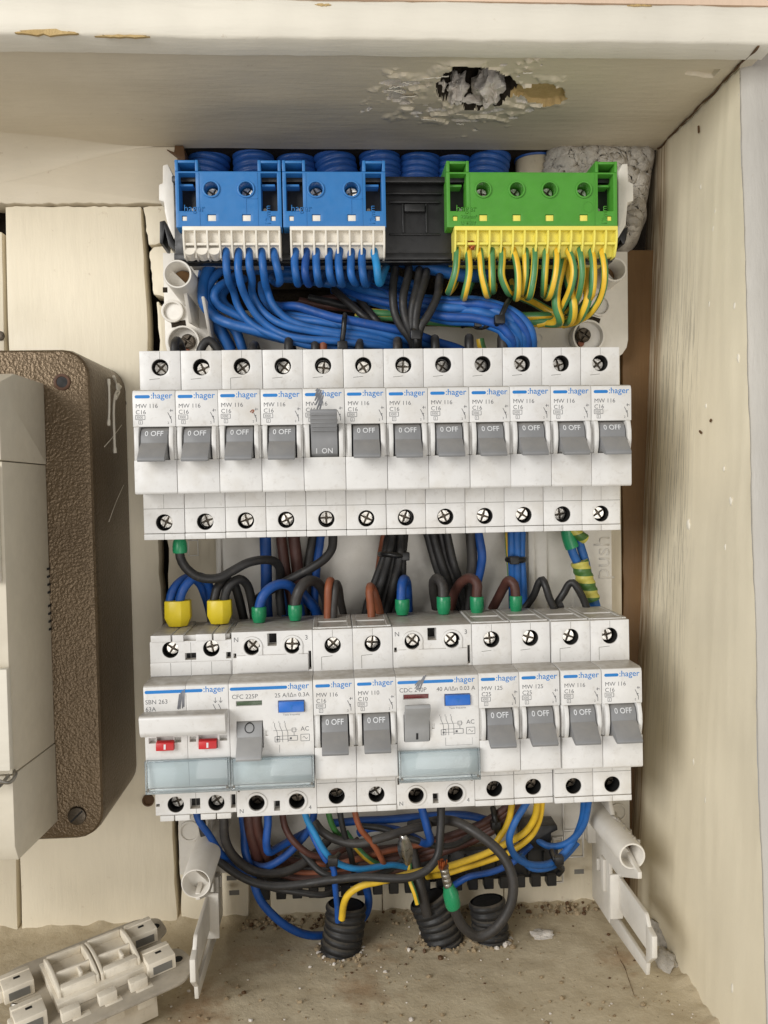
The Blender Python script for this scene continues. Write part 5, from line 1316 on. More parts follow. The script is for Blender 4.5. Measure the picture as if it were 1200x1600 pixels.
B1 += [
    ('second blue wire in from the outside of the left loop', 'wdeep', 1.9, zz(z4, [(380, 170, 34), (300, 240, 31), (245, 330, 29), (232, 440, 28), (262, 540, 29), (360, 620, 29), (520, 668, 28), (700, 706, 26), (900, 748, 25), (1150, 782, 25)])),
    ('blue wire crossing inside the left loop towards the tie', 'wblue', 1.9, zz(z4, [(520, 300, 36), (420, 350, 31), (360, 420, 28), (380, 490, 27), (480, 560, 27), (620, 640, 27), (800, 705, 26), (1050, 745, 26), (1300, 775, 26)])),
    ('blue wire between the hanging loops and the tied bundle', 'wblue', 1.8, zz(z4, [(640, 340, 36), (650, 420, 30), (700, 500, 25), (790, 560, 22), (930, 595, 20), (1080, 620, 18), (1200, 640, 18), (1420, 690, 20)])),
    ('dark blue wire low in the tied bundle above the sixth breaker', 'wdeep', 1.8, [(*z4(1000, 730), 24), (*z4(1200, 745), 20), (*z5(200, 730), 19), (*z5(400, 745), 20), (*z5(600, 775), 23), (*z5(800, 815), 28)]),
]
for l, m, r, p in B1: wire('blue_wire', l, m, r, p, 'blue bundle above the upper breakers')
# second bundle, from the middle to the bend at the right
for i in range(7):
    o = i * 6.2
    m = ('wblue', 'wdeep', 'wblue', 'wblue', 'wblue', 'wdeep', 'wblue')[i]
    pts = [(520, 432 + o * .55, 42), (580, 448 + o * .6, 34 - (i % 3) * 3), (640, 462 + o * .65, 26 - (i % 2) * 4), (700, 470 + o * .8, 20 - (i % 3) * 2), (750, 470 + o * .95, 15 - (i % 2) * 3), (790 - o * .2, 480 + o, 12 - (i % 3)), (814 - o * .7, 497 + o * .8, 11 - (i % 2)), (829 - o * .9, 520 + o * .45, 12), (832 - o * 1.05, 546 + o * .2, 16), (826 - o, 585, 24)]
    wire('blue_wire', 'blue wire of the tied bundle bending down at the right, %s from the outside' % ORD[i], m, 2.05, pts, 'blue bundle bending down at the right')
wire('blue_cable', 'thick blue cable passing behind the bare black rail', 'wblue', 3.2, [(620, 405, 34), (650, 414, 30), (690, 424, 28), (730, 432, 30), (760, 430, 36)])
for i, (a, b_) in enumerate((((455, 424), (600, 440)), ((440, 414), (590, 428)), ((470, 436), (600, 452)))):
    wire('blue_wire', 'blue wire lying flat behind the hanging loops, %s from the top' % ORD[(1, 0, 2)[i]], 'wblue', 2.2, [(a[0] - 60, a[1] - 2, 40), (a[0], a[1], 38), ((a[0] + b_[0]) / 2, (a[1] + b_[1]) / 2 + 2, 38), (b_[0], b_[1], 40), (b_[0] + 60, b_[1] + 18, 34)], 'blue wires lying behind the loops')
# green-yellow wires
GY = [[(714, 400, 5), (712, 424, 4), (705, 447, 7), (702, 456, 16), (708, 446, 28), (716, 430, 38)], [(732, 402, 5), (731, 432, 3), (727, 456, 5), (725, 464, 12), (730, 458, 24), (738, 440, 34), (742, 420, 40)],
      [(752, 405, 5), (753, 430, 4), (758, 455, 6), (762, 462, 14), (766, 450, 28), (768, 430, 38)], [(769, 405, 6), (769, 430, 5), (769, 448, 7), (770, 456, 16), (772, 446, 30)],
      [(784, 405, 5), (783, 430, 4), (791, 452, 7), (797, 460, 16), (800, 450, 30)], [(806, 405, 5), (809, 426, 4), (808, 455, 5), (806, 465, 12), (804, 455, 26), (800, 440, 38)],
      [(822, 405, 6), (822, 430, 6), (819, 452, 9), (817, 460, 20), (818, 446, 32)], [(837, 405, 5), (836, 430, 4), (830, 456, 6), (826, 464, 14), (822, 455, 28)],
      [(853, 405, 6), (852, 430, 6), (851, 452, 10), (851, 462, 20), (853, 448, 32)], [(870, 405, 5), (867, 430, 4), (861, 455, 7), (856, 465, 15), (850, 460, 28)],
      [(893, 405, 5), (896, 425, 4), (892, 450, 6), (883, 470, 12), (874, 488, 20), (866, 500, 26), (840, 508, 30)], [(908, 405, 5), (909, 430, 5), (905, 455, 8), (900, 468, 14), (894, 480, 24), (885, 492, 32)],
      [(926, 405, 5), (927, 430, 4), (925, 455, 6), (922, 466, 13), (916, 470, 24), (908, 480, 34)], [(943, 405, 5), (945, 425, 4), (943, 448, 6), (933, 476, 12), (915, 496, 20), (885, 506, 26), (845, 506, 30), (790, 500, 34), (730, 494, 38)]]
for i, p in enumerate(GY):
    wire('earth_wire', 'green and yellow wire in the green terminal block, %s from the left' % ORD[i], 'wgy', 1.62, [pocket(bx3[i]), ((714, 732, 750, 768, 784.5, 802, 821, 836, 853, 870, 888, 906, 924, 940)[i], 391, 8)] + p, G3)
q = Vector((bx3[1], 6.6, 86.4)); mb = MB()
for k in range(9): tube(mb, spline([q + Vector((rnd.uniform(-1.4, 1.4), rnd.uniform(-1, .6), 2.4)), q + Vector((rnd.uniform(-1.8, 1.8), -1.6, 1.0)), q + Vector((rnd.uniform(-1.4, 1.4), -.4, -1.4))], .6), 0.28, 6, uv=False)
tag(mb.build('bare_strands', 'copper', loc=q), 'bare copper strands at the second wire of the green terminal block', 'wire')
for i, p in enumerate(([(882, 400, 14), (877, 420, 11), (870, 455, 12), (870, 480, 13), (875, 498, 16), (870, 506, 24), (840, 503, 32)], [(890, 405, 16), (886, 430, 14), (894, 462, 12), (896, 485, 13), (893, 499, 18), (880, 504, 28)], [(920, 420, 12), (917, 450, 11), (917, 470, 12), (911, 488, 15), (903, 500, 22), (880, 507, 30)],
                       [(575, 488, 30), (620, 490, 30), (680, 495, 32), (740, 499, 32), (800, 494, 30), (860, 494, 30), (880, 492, 34)], [(555, 494, 32), (610, 497, 31), (670, 502, 33), (730, 505, 36), (800, 503, 33), (860, 503, 28), (900, 500, 26)], [(800, 458, 38), (830, 472, 34), (858, 486, 30), (880, 496, 28)], [(750, 530, 34), (752, 540, 34), (760, 560, 36)])):
    wire('earth_wire', ('green and yellow wire dropping behind the tenth earth wire', 'green and yellow wire dropping behind the eleventh earth wire', 'green and yellow wire dropping behind the thirteenth earth wire', 'upper green and yellow wire running level under the earth block', 'lower green and yellow wire running level under the earth block', 'thin green and yellow wire slanting under the middle of the earth block', 'green and yellow wire end beside the white panel above the ninth breaker')[i], 'wgy', 2.0, p, 'loose green and yellow wires')
# black wires of the top middle
for i, p in enumerate(([(540, 170, 36), (540, 260, 22), (522, 400, 15), (545, 560, 13), (590, 650, 13), (660, 740, 15), (680, 830, 20)], [(640, 190, 36), (640, 270, 20), (603, 430, 13), (605, 540, 12), (635, 650, 12), (675, 740, 14), (690, 830, 20)],
                       [(715, 210, 36), (712, 290, 20), (672, 450, 12), (664, 560, 11), (670, 660, 11), (688, 740, 13), (697, 830, 20)], [(765, 220, 36), (755, 310, 18), (715, 450, 11), (698, 560, 10), (690, 660, 10), (695, 740, 12), (704, 830, 20)],
                       [(865, 250, 34), (858, 340, 18), (838, 440, 13), (780, 560, 11), (725, 650, 11), (706, 740, 13), (710, 830, 20)])):
    wire('black_wire', 'black wire gathered by the tie above the middle breakers, %s from the left' % ORD[i], 'wblack', 1.9, zz(z5, p), 'black wires gathered above the middle')
for i, p in enumerate(([(100, 380, 36), (200, 470, 30), (330, 590, 26), (420, 640, 30)], [(280, 440, 36), (330, 510, 30), (410, 605, 26), (460, 660, 30)], [(-80, 440, 44), (60, 470, 42), (200, 500, 42), (400, 480, 44)], [(-200, 500, 46), (0, 450, 46), (200, 430, 46), (480, 470, 46)], [(-150, 460, 45), (50, 495, 44), (250, 520, 44), (480, 520, 46)])):
    wire('black_wire', ('left one of two thin black wires slanting over the dark gap', 'right one of two thin black wires slanting over the dark gap', 'black wire deep in the dark gap under the right blue block', 'dark brown wire uppermost in the dark gap', 'dark brown wire lowest in the dark gap')[i], ('wblack', 'wblack', 'wblack', 'wbrown', 'wbrown')[i], 1.8, zz(z5, p), 'wires in the dark gap')
# short arcs into the tops of the upper breakers
def arc_top(u, apex_v, col_, lab, r=1.9, du=3, wide=0):
    a = P(u, apex_v, 16); x = a.x; za = a.z - r
    pts = [(x, 12, 38), (x, 12.5, za - 3), (x + du * .1, 15, za - .4), (x + du * .25, 19, za - .6), (x + du * .5 + wide, 24, za - 5), (x + du + wide * 1.5, 30, 38)]
    wire('breaker_lead', lab, col_, r, pts, 'leads into the upper breakers', world=True)
for i, (u, v, c) in enumerate(((275, 524, 'wblack'), (328, 525, 'wblack'), (395, 531, 'wblack'), (451, 522, 'wblack'), (493, 526, 'wblack'), (505, 522, 'worange'), (561, 526, 'wblack'), (620, 525, 'wgrey'), (679, 521, 'wblack'), (731, 521, 'wblack'), (784, 520, 'wgrey'))):
    if i == 1:
        a = P(328, 525, 14); x, z = a.x, a.z - 2
        wire('breaker_lead', 'black lead bent in a small arch over the second upper breaker', c, 2.0, [(x - 4.2, 12, 38), (x - 3.8, 12, z - 4), (x, 12, z), (x + 3.6, 12.5, z - 4), (x + 4.6, 14, 36)], 'leads into the upper breakers', world=True)
    else:
        arc_top(u, v, c, ('orange brown lead' if c == 'worange' else 'short black lead' if c == 'wblack' else 'short dark grey lead') + ' curving into the top of an upper breaker, %s from the left' % ORD[i], 2.0 if c != 'worange' else 1.7)

# ------------------------------------------------------------------ between the rows
def ferrule(w_, mat, u0, v0, u1, v1, y, rr=None, square=False, up=True):
    """plastic collar of a crimped wire end, a part of its wire"""
    a, b_ = P((u0 + u1) / 2, v0, y), P((u0 + u1) / 2, v1, y); r = rr or (u1 - u0) / 2 * (y - CAM.y) / FPX
    mb = MB(); L = (w_.location / S)
    if square:
        n = 8; prof = [(1.0, a.z), (1.02, b_.z + 4), (0.72, b_.z)]
        V = []
        for k, (s_, z) in enumerate(prof):
            for (x, yy) in ((-1, -.55), (-.5, -.8), (.35, -.8), (1, -.3), (1, .6), (.5, .8), (-.5, .8), (-1, .5)): V.append((a.x + x * r * s_, y + yy * r * s_, z))
        F = [(j * n + k, j * n + (k + 1) % n, (j + 1) * n + (k + 1) % n, (j + 1) * n + k) for j in range(2) for k in range(n)] + [tuple(range(n)), tuple(2 * n + k for k in range(n - 1, -1, -1))]
        mb.add(V, F); return mb.build('ferrule_collar', mat, w_, bevel=0.3, loc=w_.location / S)
    path = [Vector((a.x, y, a.z)), Vector((a.x, y, a.z - .4))] + [Vector((a.x, y, a.z + (b_.z - a.z) * t)) for t in (.3, .6, .7, .85, 1.0)]
    if not up: path = path[::-1]
    tube(mb, path, lambda s_, t: r * (0.93 if s_ < .01 else 1.0 if s_ < t * .62 else 1.0 - 0.22 * (s_ / t - .62) / .38), 24, uv=False)
    return mb.build('ferrule_collar', mat, w_, loc=w_.location / S, ang=50)
def zm(u, v): return (240 + u / 5, 830 + v / 5)
def zn(u, v): return (440 + u / 5, 830 + v / 5)
def zr(u, v): return (640 + u / 3.53, 830 + v / 3.53)
GM = 'jumper wires between the rows'
w_ = wire('black_wire', 'black wire with a green ferrule leaving the first upper breaker', 'wblack', 2.1, [('w', P(281, 850, 12).x, 14, -40), (281, 858, 12), (282, 872, 12), (289, 886, 13), (304, 898, 14), (322, 903, 15), (342, 902, 16), (362, 892, 18), (386, 880, 20), (410, 875, 24), (428, 878, 30), (437, 892, 36), (438, 915, 40), (440, 960, 42)], GM)
ferrule(w_, 'ferg', 269.5, 842, 292, 864, 12.5, up=False)
YE = 21.0                                            # depth at which wires enter the lower devices
for i, (lab, m, p) in enumerate((('left blue wire in the first yellow twin ferrule', 'wdeep', [(266, 960, 19), (267, 938, 19), (272, 920, 20), (284, 907, 23), (298, 903, 27), (312, 912, 31), (322, 935, 34), (330, 965, 36), (336, 990, 38)]),
                                ('right blue wire in the first yellow twin ferrule', 'wdeep', [(281, 960, 18), (281, 938, 18), (288, 918, 18), (302, 903, 20), (316, 902, 24), (326, 914, 28), (331, 935, 31), (331, 960, 34), (328, 990, 36)]),
                                ('left black wire in the second yellow twin ferrule', 'wblack', [(333, 960, 21), (334, 936, 21), (340, 918, 22), (354, 907, 25), (366, 912, 29), (374, 934, 32), (381, 962, 34), (386, 990, 36)]),
                                ('right black wire in the second yellow twin ferrule', 'wblack', [(351, 960, 20), (352, 936, 20), (359, 917, 20), (374, 905, 22), (386, 914, 26), (393, 940, 30), (396, 965, 33), (398, 990, 36)]))):
    w_ = wire('twin_wire', lab, m, 2.1, p, GM)
    if i == 0: ferrule(w_, 'fery', 259, 938, 297, 978, 18.8, square=True)
    if i == 2: ferrule(w_, 'fery', 325, 937, 361, 974, 20.8, square=True)
for lab, m, r, p, f in (('blue wire with a green ferrule in the N terminal of the left residual current switch', 'wdeep', 2.3, [(404, 966, 21), (406, 944, 21), (412, 930, 21), (425, 918, 23), (441, 913, 26), (457, 919, 31), (466, 936, 36), (470, 960, 40)], (393, 948, 416, 972)),
                        ('black wire with a green ferrule in terminal 3 of the left residual current switch', 'wgrey', 2.5, [(461, 964, 22), (461, 942, 22), (466, 924, 22), (476, 911, 24), (489, 908, 28), (501, 917, 33), (509, 935, 38), (514, 960, 42)], (450, 945, 472, 969)),
                        ('blue wire with a green ferrule in the N terminal of the right residual current switch', 'wdeep', 2.3, [(627, 955, 27), (627, 935, 27), (628, 915, 28), (632, 905, 32), (636, 910, 38), (637, 930, 42), (638, 955, 46)], (617, 936, 640, 960)),
                        ('black wire with a green ferrule in terminal 3 of the right residual current switch', 'wgrey', 2.5, [(693, 953, 27), (692, 930, 27), (691, 914, 28), (685, 904, 31), (679, 908, 35), (678, 925, 39), (682, 950, 43)], (682, 932, 704, 959)),
                        ('brown wire with a green ferrule in the left C25 breaker', 'wbrown', 2.4, [(745, 953, 26), (745, 928, 26), (745, 912, 26), (736, 903, 29), (722, 910, 34), (711, 926, 39), (704, 950, 43)], (734, 932, 756, 959)),
                        ('brown wire with a green ferrule in the right C25 breaker', 'wbrown', 2.3, [(807, 952, 26), (807, 928, 26), (805, 913, 26), (797, 907, 28), (788, 917, 33), (778, 934, 37), (769, 952, 40)], (796, 931, 816, 957))):
    w_ = wire('ferruled_wire', lab, m, r, p, GM); ferrule(w_, 'ferg', *f, p[0][2])
for lab, m, r, p in (('orange brown lead into the top of the lower C16 breaker', 'worange', 1.8, [(512, 972, 24), (512, 950, 24), (514, 920, 24), (517, 907, 26), (520, 912, 31), (521, 935, 36), (520, 960, 40)]),
                     ('black lead beside the orange one in the lower C16 breaker', 'wgrey', 1.8, [(521, 972, 24), (522, 950, 24), (524, 925, 24), (525, 912, 26), (529, 918, 31), (532, 940, 36), (538, 965, 40)]),
                     ('left orange brown lead into the C10 breaker', 'worange', 1.9, [(581, 972, 24), (580, 950, 24), (578, 926, 24), (579, 916, 27), (583, 922, 33), (586, 945, 38)]),
                     ('right orange brown lead behind the C10 breaker', 'worange', 1.9, [(595, 962, 32), (592, 950, 32), (587, 932, 31), (582, 919, 31), (580, 925, 36), (578, 950, 42)]),
                     ('black zigzag jumper left of the right end pair of breakers', 'wblack', 1.8, [(818, 952, 40), (828, 940, 38), (836, 927, 36), (843, 909, 34), (848, 905, 33), (853, 914, 31), (860, 934, 30), (866, 950, 30), (870, 960, 31)]),
                     ('black zigzag jumper into the last breaker of the lower row', 'wblack', 1.8, [(879, 944, 33), (868, 948, 33), (872, 941, 34), (882, 927, 34), (890, 913, 33), (896, 911, 32), (903, 920, 31), (911, 936, 31), (917, 952, 31), (920, 964, 32)]),
                     ('black wire slanting down from the fifth upper breaker', 'wblack', 2.1, [(520, 825, 18), (520, 840, 20), (518, 856, 22), (508, 871, 24), (490, 884, 27), (466, 898, 30), (446, 910, 33), (420, 925, 36), (395, 940, 40)])):
    wire('jumper_wire', lab, m, r, p, GM)
# vertical wires on the panel
GV = 'wires running down the panel between the rows'
for lab, m, r, p in (('thick blue wire straight down left of the brown ones', 'wdeep', 2.8, [(415, 815, 44), (415, 870, 44), (416, 930, 45), (420, 985, 46)]),
                     ('left dark brown cable between the rows', 'wbrown', 2.6, [(438, 815, 46), (440, 850, 46), (446, 890, 44), (455, 940, 46), (458, 985, 46)]),
                     ('right dark brown cable between the rows', 'wbrown', 2.9, [(458, 815, 44), (461, 850, 44), (464, 890, 44), (468, 930, 46), (470, 985, 46)]),
                     ('dark grey cable right of the brown cables', 'wgrey', 2.4, [(492, 815, 46), (488, 850, 46), (482, 890, 46), (478, 930, 46), (476, 985, 46)]),
                     ('blue wire right of the dark grey cable', 'wdeep', 2.0, [(504, 815, 44), (500, 850, 44), (494, 885, 45), (492, 930, 46), (494, 985, 46)]),
                     ('blue wire low behind the black looped lead of the left residual switch', 'wdeep', 2.6, [(470, 925, 42), (480, 938, 42), (492, 952, 44), (505, 985, 46)]),
                     ('thin blue wire between the left blue loops', 'wblue', 1.8, [(443, 920, 46), (445, 950, 46), (447, 985, 46)]),
                     ('orange wire beside the tied black bundle', 'worange', 1.9, [(603, 815, 42), (600, 840, 42), (597, 862, 44), (592, 890, 47)]),
                     ('dark grey cable beside a blue one right of the middle', 'wgrey', 2.6, [(735, 815, 42), (736, 850, 42), (737, 885, 43), (734, 915, 45), (730, 985, 46)]),
                     ('blue wire curving beside the dark grey cable right of the middle', 'wdeep', 2.2, [(744, 815, 42), (749, 845, 41), (752, 870, 41), (749, 898, 43), (742, 930, 45), (738, 985, 46)]),
                     ('left blue wire of the three tied at the right', 'wblue', 1.9, [(799, 815, 43), (799, 860, 42), (800, 890, 43), (801, 930, 45), (800, 985, 46)]),
                     ('middle blue wire of the three tied at the right', 'wblue', 1.9, [(807, 815, 42), (807, 860, 41), (808, 890, 42), (811, 930, 44), (813, 985, 46)]),
                     ('right blue wire of the three tied at the right', 'wblue', 1.9, [(816, 815, 43), (815, 860, 42), (816, 890, 43), (819, 930, 44), (821, 985, 46)]),
                     ('thin green and yellow wire beside the three tied blue ones', 'wgy', 1.2, [(792, 815, 46), (792, 850, 46), (794, 880, 47), (797, 920, 48)])):
    wire('panel_wire', lab, m, r, p, GV)
for i in range(5):
    t = i / 4.0
    wire('black_wire', 'black wire of the tied bundle left of the middle, %s from the left' % ORD[i], 'wblack', 2.0, [(608 + 26 * t * .9, 812, 42 - (i % 2) * 4), (606 + 26 * t, 840, 41 - (i % 2) * 4), (602 + 28 * t, 866, 38 - (i % 2) * 4), (590 + 38 * t, 900, 40 - (i % 2) * 3), (578 + 44 * t, 930, 42 - (i % 2) * 3), (571 + 44 * t, 962, 44), (570 + 40 * t, 990, 46)], 'black wires between the rows')
for i in range(4):
    wire('black_wire', 'black wire of the slanting bundle right of the middle, %s from the left' % ORD[i], 'wblack', 2.0, [(662 + 10.5 * i, 812, 44 - (i % 2) * 3), (670 + 10 * i, 845, 44 - (i % 2) * 3), (682 + 9.5 * i, 885, 44 - (i % 2) * 3), (696 + 9 * i, 920, 45), (712 + 6 * i, 955, 46), (716 + 6 * i, 985, 47)], 'black wires between the rows')
# taped pair at the right
w_ = wire('blue_wire', 'left blue wire of the taped pair at the right', 'wblue', 2.2, [(886, 825, 40), (894, 856, 40), (904, 880, 40), (916, 915, 40), (926, 940, 41), (932, 975, 43)], 'taped wires')
tube(MB(), spline([P(886, 822, 39.5), P(888, 838, 39.5), P(894, 856, 39.5)], 1), 3.4, 16, uv=False).build('green_tape', 'ferg', w_, loc=w_.location / S, ang=50)
wire('blue_wire', 'right blue wire of the taped pair at the right', 'wblue', 2.2, [(900, 825, 42), (908, 856, 42), (914, 880, 42), (922, 915, 42), (932, 945, 43), (938, 975, 44)], 'taped wires')
o = tube(MB(), spline([P(905, 877, 40), P(914, 905, 40), (P(924, 938, 40.5))], 0.8), lambda s_, t: 4.3 + 0.25 * math.sin(s_ * 1.7), 20).build('tape_wrap', 'tape', loc=P(905, 877, 40), ang=50)
tag(o, 'green and yellow striped tape wound around the blue pair at the right', 'tape')
o = tube(MB(), spline([P(894, 826, 38), P(905, 836, 38), P(914, 842, 39)], 0.8), 2.6, 16).build('tape_wrap', 'tape', loc=P(894, 826, 38), ang=50)
tag(o, 'short striped tape end right under the upper breakers at the right', 'tape')

# ------------------------------------------------------------------ below the lower row
def za(u, v): return (270 + u / 4.8, 1240 + v / 4.8)
def zb(u, v): return (460 + u / 5, 1240 + v / 5)
def zc(u, v): return (640 + u / 5, 1240 + v / 5)
GB = 'wires under the lower row'
for lab, m, r, p in (('blue wire leaving the main switch at the lower left', 'wdeep', 2.3, [(305, 1262, 14), (310, 1281, 14), (325, 1304, 16), (342, 1330, 20), (358, 1346, 26), (385, 1360, 34), (430, 1366, 40)]),
                     ('thick dark grey cable sagging under the main switch', 'wgrey', 3.1, [(348, 1258, 18), (348, 1285, 18), (351, 1310, 19), (363, 1335, 21), (383, 1353, 24), (408, 1364, 26), (437, 1365, 28), (464, 1356, 30), (491, 1336, 34), (515, 1310, 40)]),
                     ('long black cable sweeping under all the others to the right residual switch', 'wblack', 2.7, [(312, 1262, 26), (318, 1300, 24), (328, 1331, 22), (353, 1356, 20), (387, 1375, 19), (426, 1385, 18), (478, 1382, 17), (520, 1376, 15), (560, 1371, 13), (610, 1372, 11), (644, 1369, 10), (669, 1357, 10), (684, 1335, 12), (689, 1300, 14), (689, 1262, 16)]),
                     ('big blue loop hanging down to the left floor conduit', 'wdeep', 2.8, [(378, 1262, 34), (381, 1302, 32), (382, 1330, 30), (395, 1375, 28), (412, 1412, 28), (440, 1443, 30), (470, 1458, 34), (502, 1461, 40), (545, 1452, 46), (568, 1432, 46), (576, 1410, 44), (571, 1385, 42), (555, 1360, 40)]),
                     ('blue wire with a sharp bend under the left residual switch', 'wdeep', 2.6, [(418, 1258, 18), (418, 1285, 18), (417, 1318, 18), (421, 1331, 20), (432, 1326, 24), (457, 1311, 30), (485, 1297, 36)]),
                     ('blue wire crossing below the sharp bend', 'wdeep', 2.6, [(386, 1345, 34), (404, 1354, 30), (424, 1350, 28), (449, 1334, 28), (468, 1314, 30), (486, 1290, 34), (492, 1262, 38)]),
                     ('cyan wire from terminal 4 running right', 'wcyan', 2.1, [(474, 1262, 14), (479, 1280, 13), (490, 1301, 12), (502, 1324, 12), (517, 1342, 13), (534, 1352, 15), (560, 1358, 18), (590, 1356, 22), (616, 1352, 26), (640, 1355, 30)]),
                     ('blue wire going into the left floor conduit', 'wdeep', 2.0, [(482, 1290, 22), (494, 1316, 18), (508, 1343, 16), (520, 1356, 16), (523, 1380, 17), (526, 1412, 20), (528, 1440, 22)]),
                     ('upper yellow wire bending from the left conduit to the right', 'wyellow', 2.3, [(534, 1436, 20), (537, 1412, 18), (545, 1396, 16), (562, 1384, 15), (592, 1376, 16), (640, 1364, 19), (680, 1356, 22), (720, 1348, 25), (758, 1335, 27), (792, 1317, 27), (820, 1300, 25), (835, 1276, 22), (840, 1250, 20)]),
                     ('lower yellow wire alongside the first', 'wyellow', 2.1, [(668, 1370, 40), (690, 1366, 30), (720, 1357, 28), (760, 1346, 30), (800, 1328, 30), (829, 1306, 28), (844, 1280, 25), (847, 1250, 22)]),
                     ('yellow wire slanting up to the C25 breakers', 'wyellow', 2.2, [(740, 1352, 34), (765, 1330, 33), (780, 1310, 32), (792, 1290, 32), (800, 1255, 32)]),
                     ('green and yellow wire crossing under the C16 breaker', 'wgy', 2.2, [(540, 1300, 36), (556, 1322, 32), (570, 1338, 30), (586, 1348, 32), (610, 1354, 36)]),
                     ('orange brown wire dropping from the C10 breaker', 'worange', 2.0, [(553, 1258, 16), (556, 1276, 16), (564, 1297, 16), (574, 1308, 18), (588, 1326, 20), (598, 1345, 24), (606, 1362, 30)]),
                     ('thick dark grey cable arching left under the C10 breaker', 'wgrey', 2.9, [(492, 1285, 30), (506, 1302, 26), (530, 1315, 22), (560, 1318, 20), (600, 1308, 20), (640, 1296, 22), (672, 1290, 26)]),
                     ('dark blue cable running level under the middle breakers', 'wdeep', 2.8, [(520, 1286, 38), (560, 1283, 38), (610, 1280, 38), (655, 1276, 38), (700, 1272, 38), (735, 1275, 38), (765, 1282, 40)]),
                     ('blue wire with a hook bend left of the loose cable', 'wdeep', 2.7, [(657, 1255, 18), (661, 1272, 18), (668, 1300, 18), (672, 1314, 20), (664, 1318, 24), (648, 1310, 28), (620, 1298, 32), (580, 1294, 34), (560, 1302, 36)]),
                     ('black wire hanging straight below the C16 breaker', 'wblack', 2.0, [(530, 1262, 20), (534, 1290, 20), (541, 1315, 22), (549, 1340, 24), (553, 1362, 28)]),
                     ('dark green wire stub under the C16 breaker', 'wgreen', 2.0, [(512, 1262, 26), (516, 1280, 26), (526, 1300, 28), (540, 1312, 32)]),
                     ('left blue wire of the loop under the right end breakers', 'wblue', 2.4, [(826, 1248, 20), (818, 1263, 19), (803, 1290, 18), (796, 1311, 18), (803, 1334, 19), (824, 1350, 21), (849, 1352, 24), (872, 1341, 28), (893, 1318, 30), (908, 1285, 28), (913, 1250, 24)]),
                     ('right blue wire of the loop under the right end breakers', 'wblue', 2.4, [(836, 1310, 40), (858, 1323, 36), (880, 1320, 32), (901, 1304, 29), (915, 1282, 26), (920, 1248, 22)]),
                     ('second blue strand along the bottom of the right loop', 'wblue', 2.3, [(812, 1336, 26), (828, 1355, 25), (850, 1358, 26), (868, 1352, 29), (884, 1338, 32), (902, 1316, 34)]),
                     ('grey cable rising out of the middle floor conduit', 'wgrey', 3.6, [(668, 1430, 26), (662, 1405, 26), (655, 1380, 26), (650, 1355, 30), (645, 1330, 36)]),
                     ('thin green and yellow wire in the middle floor conduit', 'wgy', 1.7, [(652, 1412, 22), (646, 1392, 22), (641, 1375, 24), (640, 1350, 30)])):
    wire('lower_wire', lab, m, r * 0.7, p, GB)
for i in range(4):
    wire('brown_wire', 'dark brown wire of the slanting tied bundle, %s from the top' % ORD[i], 'wbrown', 2.0, [(560, 1330 + 9 * i, 42), (640, 1322 + 7 * i, 42), (690, 1311 + 6.5 * i, 40), (740, 1293 + 6.5 * i, 38), (780, 1270 + 7 * i, 36), (815, 1240 + 8 * i, 36)], 'brown bundle under the lower row')
for i in range(5):
    wire('dark_wire', 'dark wire in the tangle under the main switch, %s from the top' % ORD[i], ('wbrown', 'wblack', 'worange', 'wbrown', 'wblack')[i], (1.9, 2.0, 1.6, 2.1, 1.8)[i], [(385 + 6 * i, 1270 + 8 * i, 40), (410, 1318 + 10 * i, 40), (450, 1342 + 9 * i, 40 - i), (500, 1348 + 8 * i, 40 - i), (560, 1336 + 9 * i, 42), (640, 1334 + 8 * i, 44)], 'dark tangle under the lower row')
for i, (a, b_) in enumerate((((388, 1255), (408, 1352)), ((400, 1255), (425, 1345)))):
    wire('brown_wire', 'dark brown cable dropping under the left residual switch, %s one' % ('left', 'right')[i], 'wbrown', 2.7, [(a[0], a[1], 30), (a[0] + 2, 1290, 30), (b_[0] - 10, 1325, 32), (b_[0], b_[1], 36), (b_[0] + 40, b_[1] + 12, 40)], 'brown cables at the lower left')
for lab, m, r, p in (('thin black wire arching over the brown bundle', 'wblack', 1.5, [(560, 1290, 36), (600, 1296, 30), (640, 1310, 26), (680, 1322, 26), (715, 1318, 30), (745, 1300, 36)]),
                     ('thin blue wire threading behind the yellow pair', 'wdeep', 1.6, [(700, 1390, 40), (730, 1370, 36), (770, 1362, 36), (805, 1345, 36), (830, 1320, 38)]),
                     ('thin black wire drooping at the left of the comb', 'wblack', 1.5, [(395, 1370, 30), (430, 1388, 26), (470, 1396, 24), (505, 1398, 26), (530, 1388, 32)]),
                     ('thin brown wire looping beside the sharp blue bend', 'wbrown', 1.6, [(440, 1262, 28), (446, 1290, 26), (462, 1318, 24), (490, 1336, 26), (530, 1330, 32), (560, 1312, 38)]),
                     ('thin black wire crossing under the cyan one', 'wblack', 1.6, [(470, 1330, 30), (500, 1362, 24), (540, 1372, 22), (590, 1366, 24), (630, 1345, 30)]),
                     ('thin orange wire deep in the tangle', 'worange', 1.5, [(470, 1345, 38), (520, 1350, 34), (570, 1340, 34), (630, 1325, 36), (690, 1315, 38)])):
    wire('thin_wire', lab, m, r, p, 'thin wires in the lower tangle')
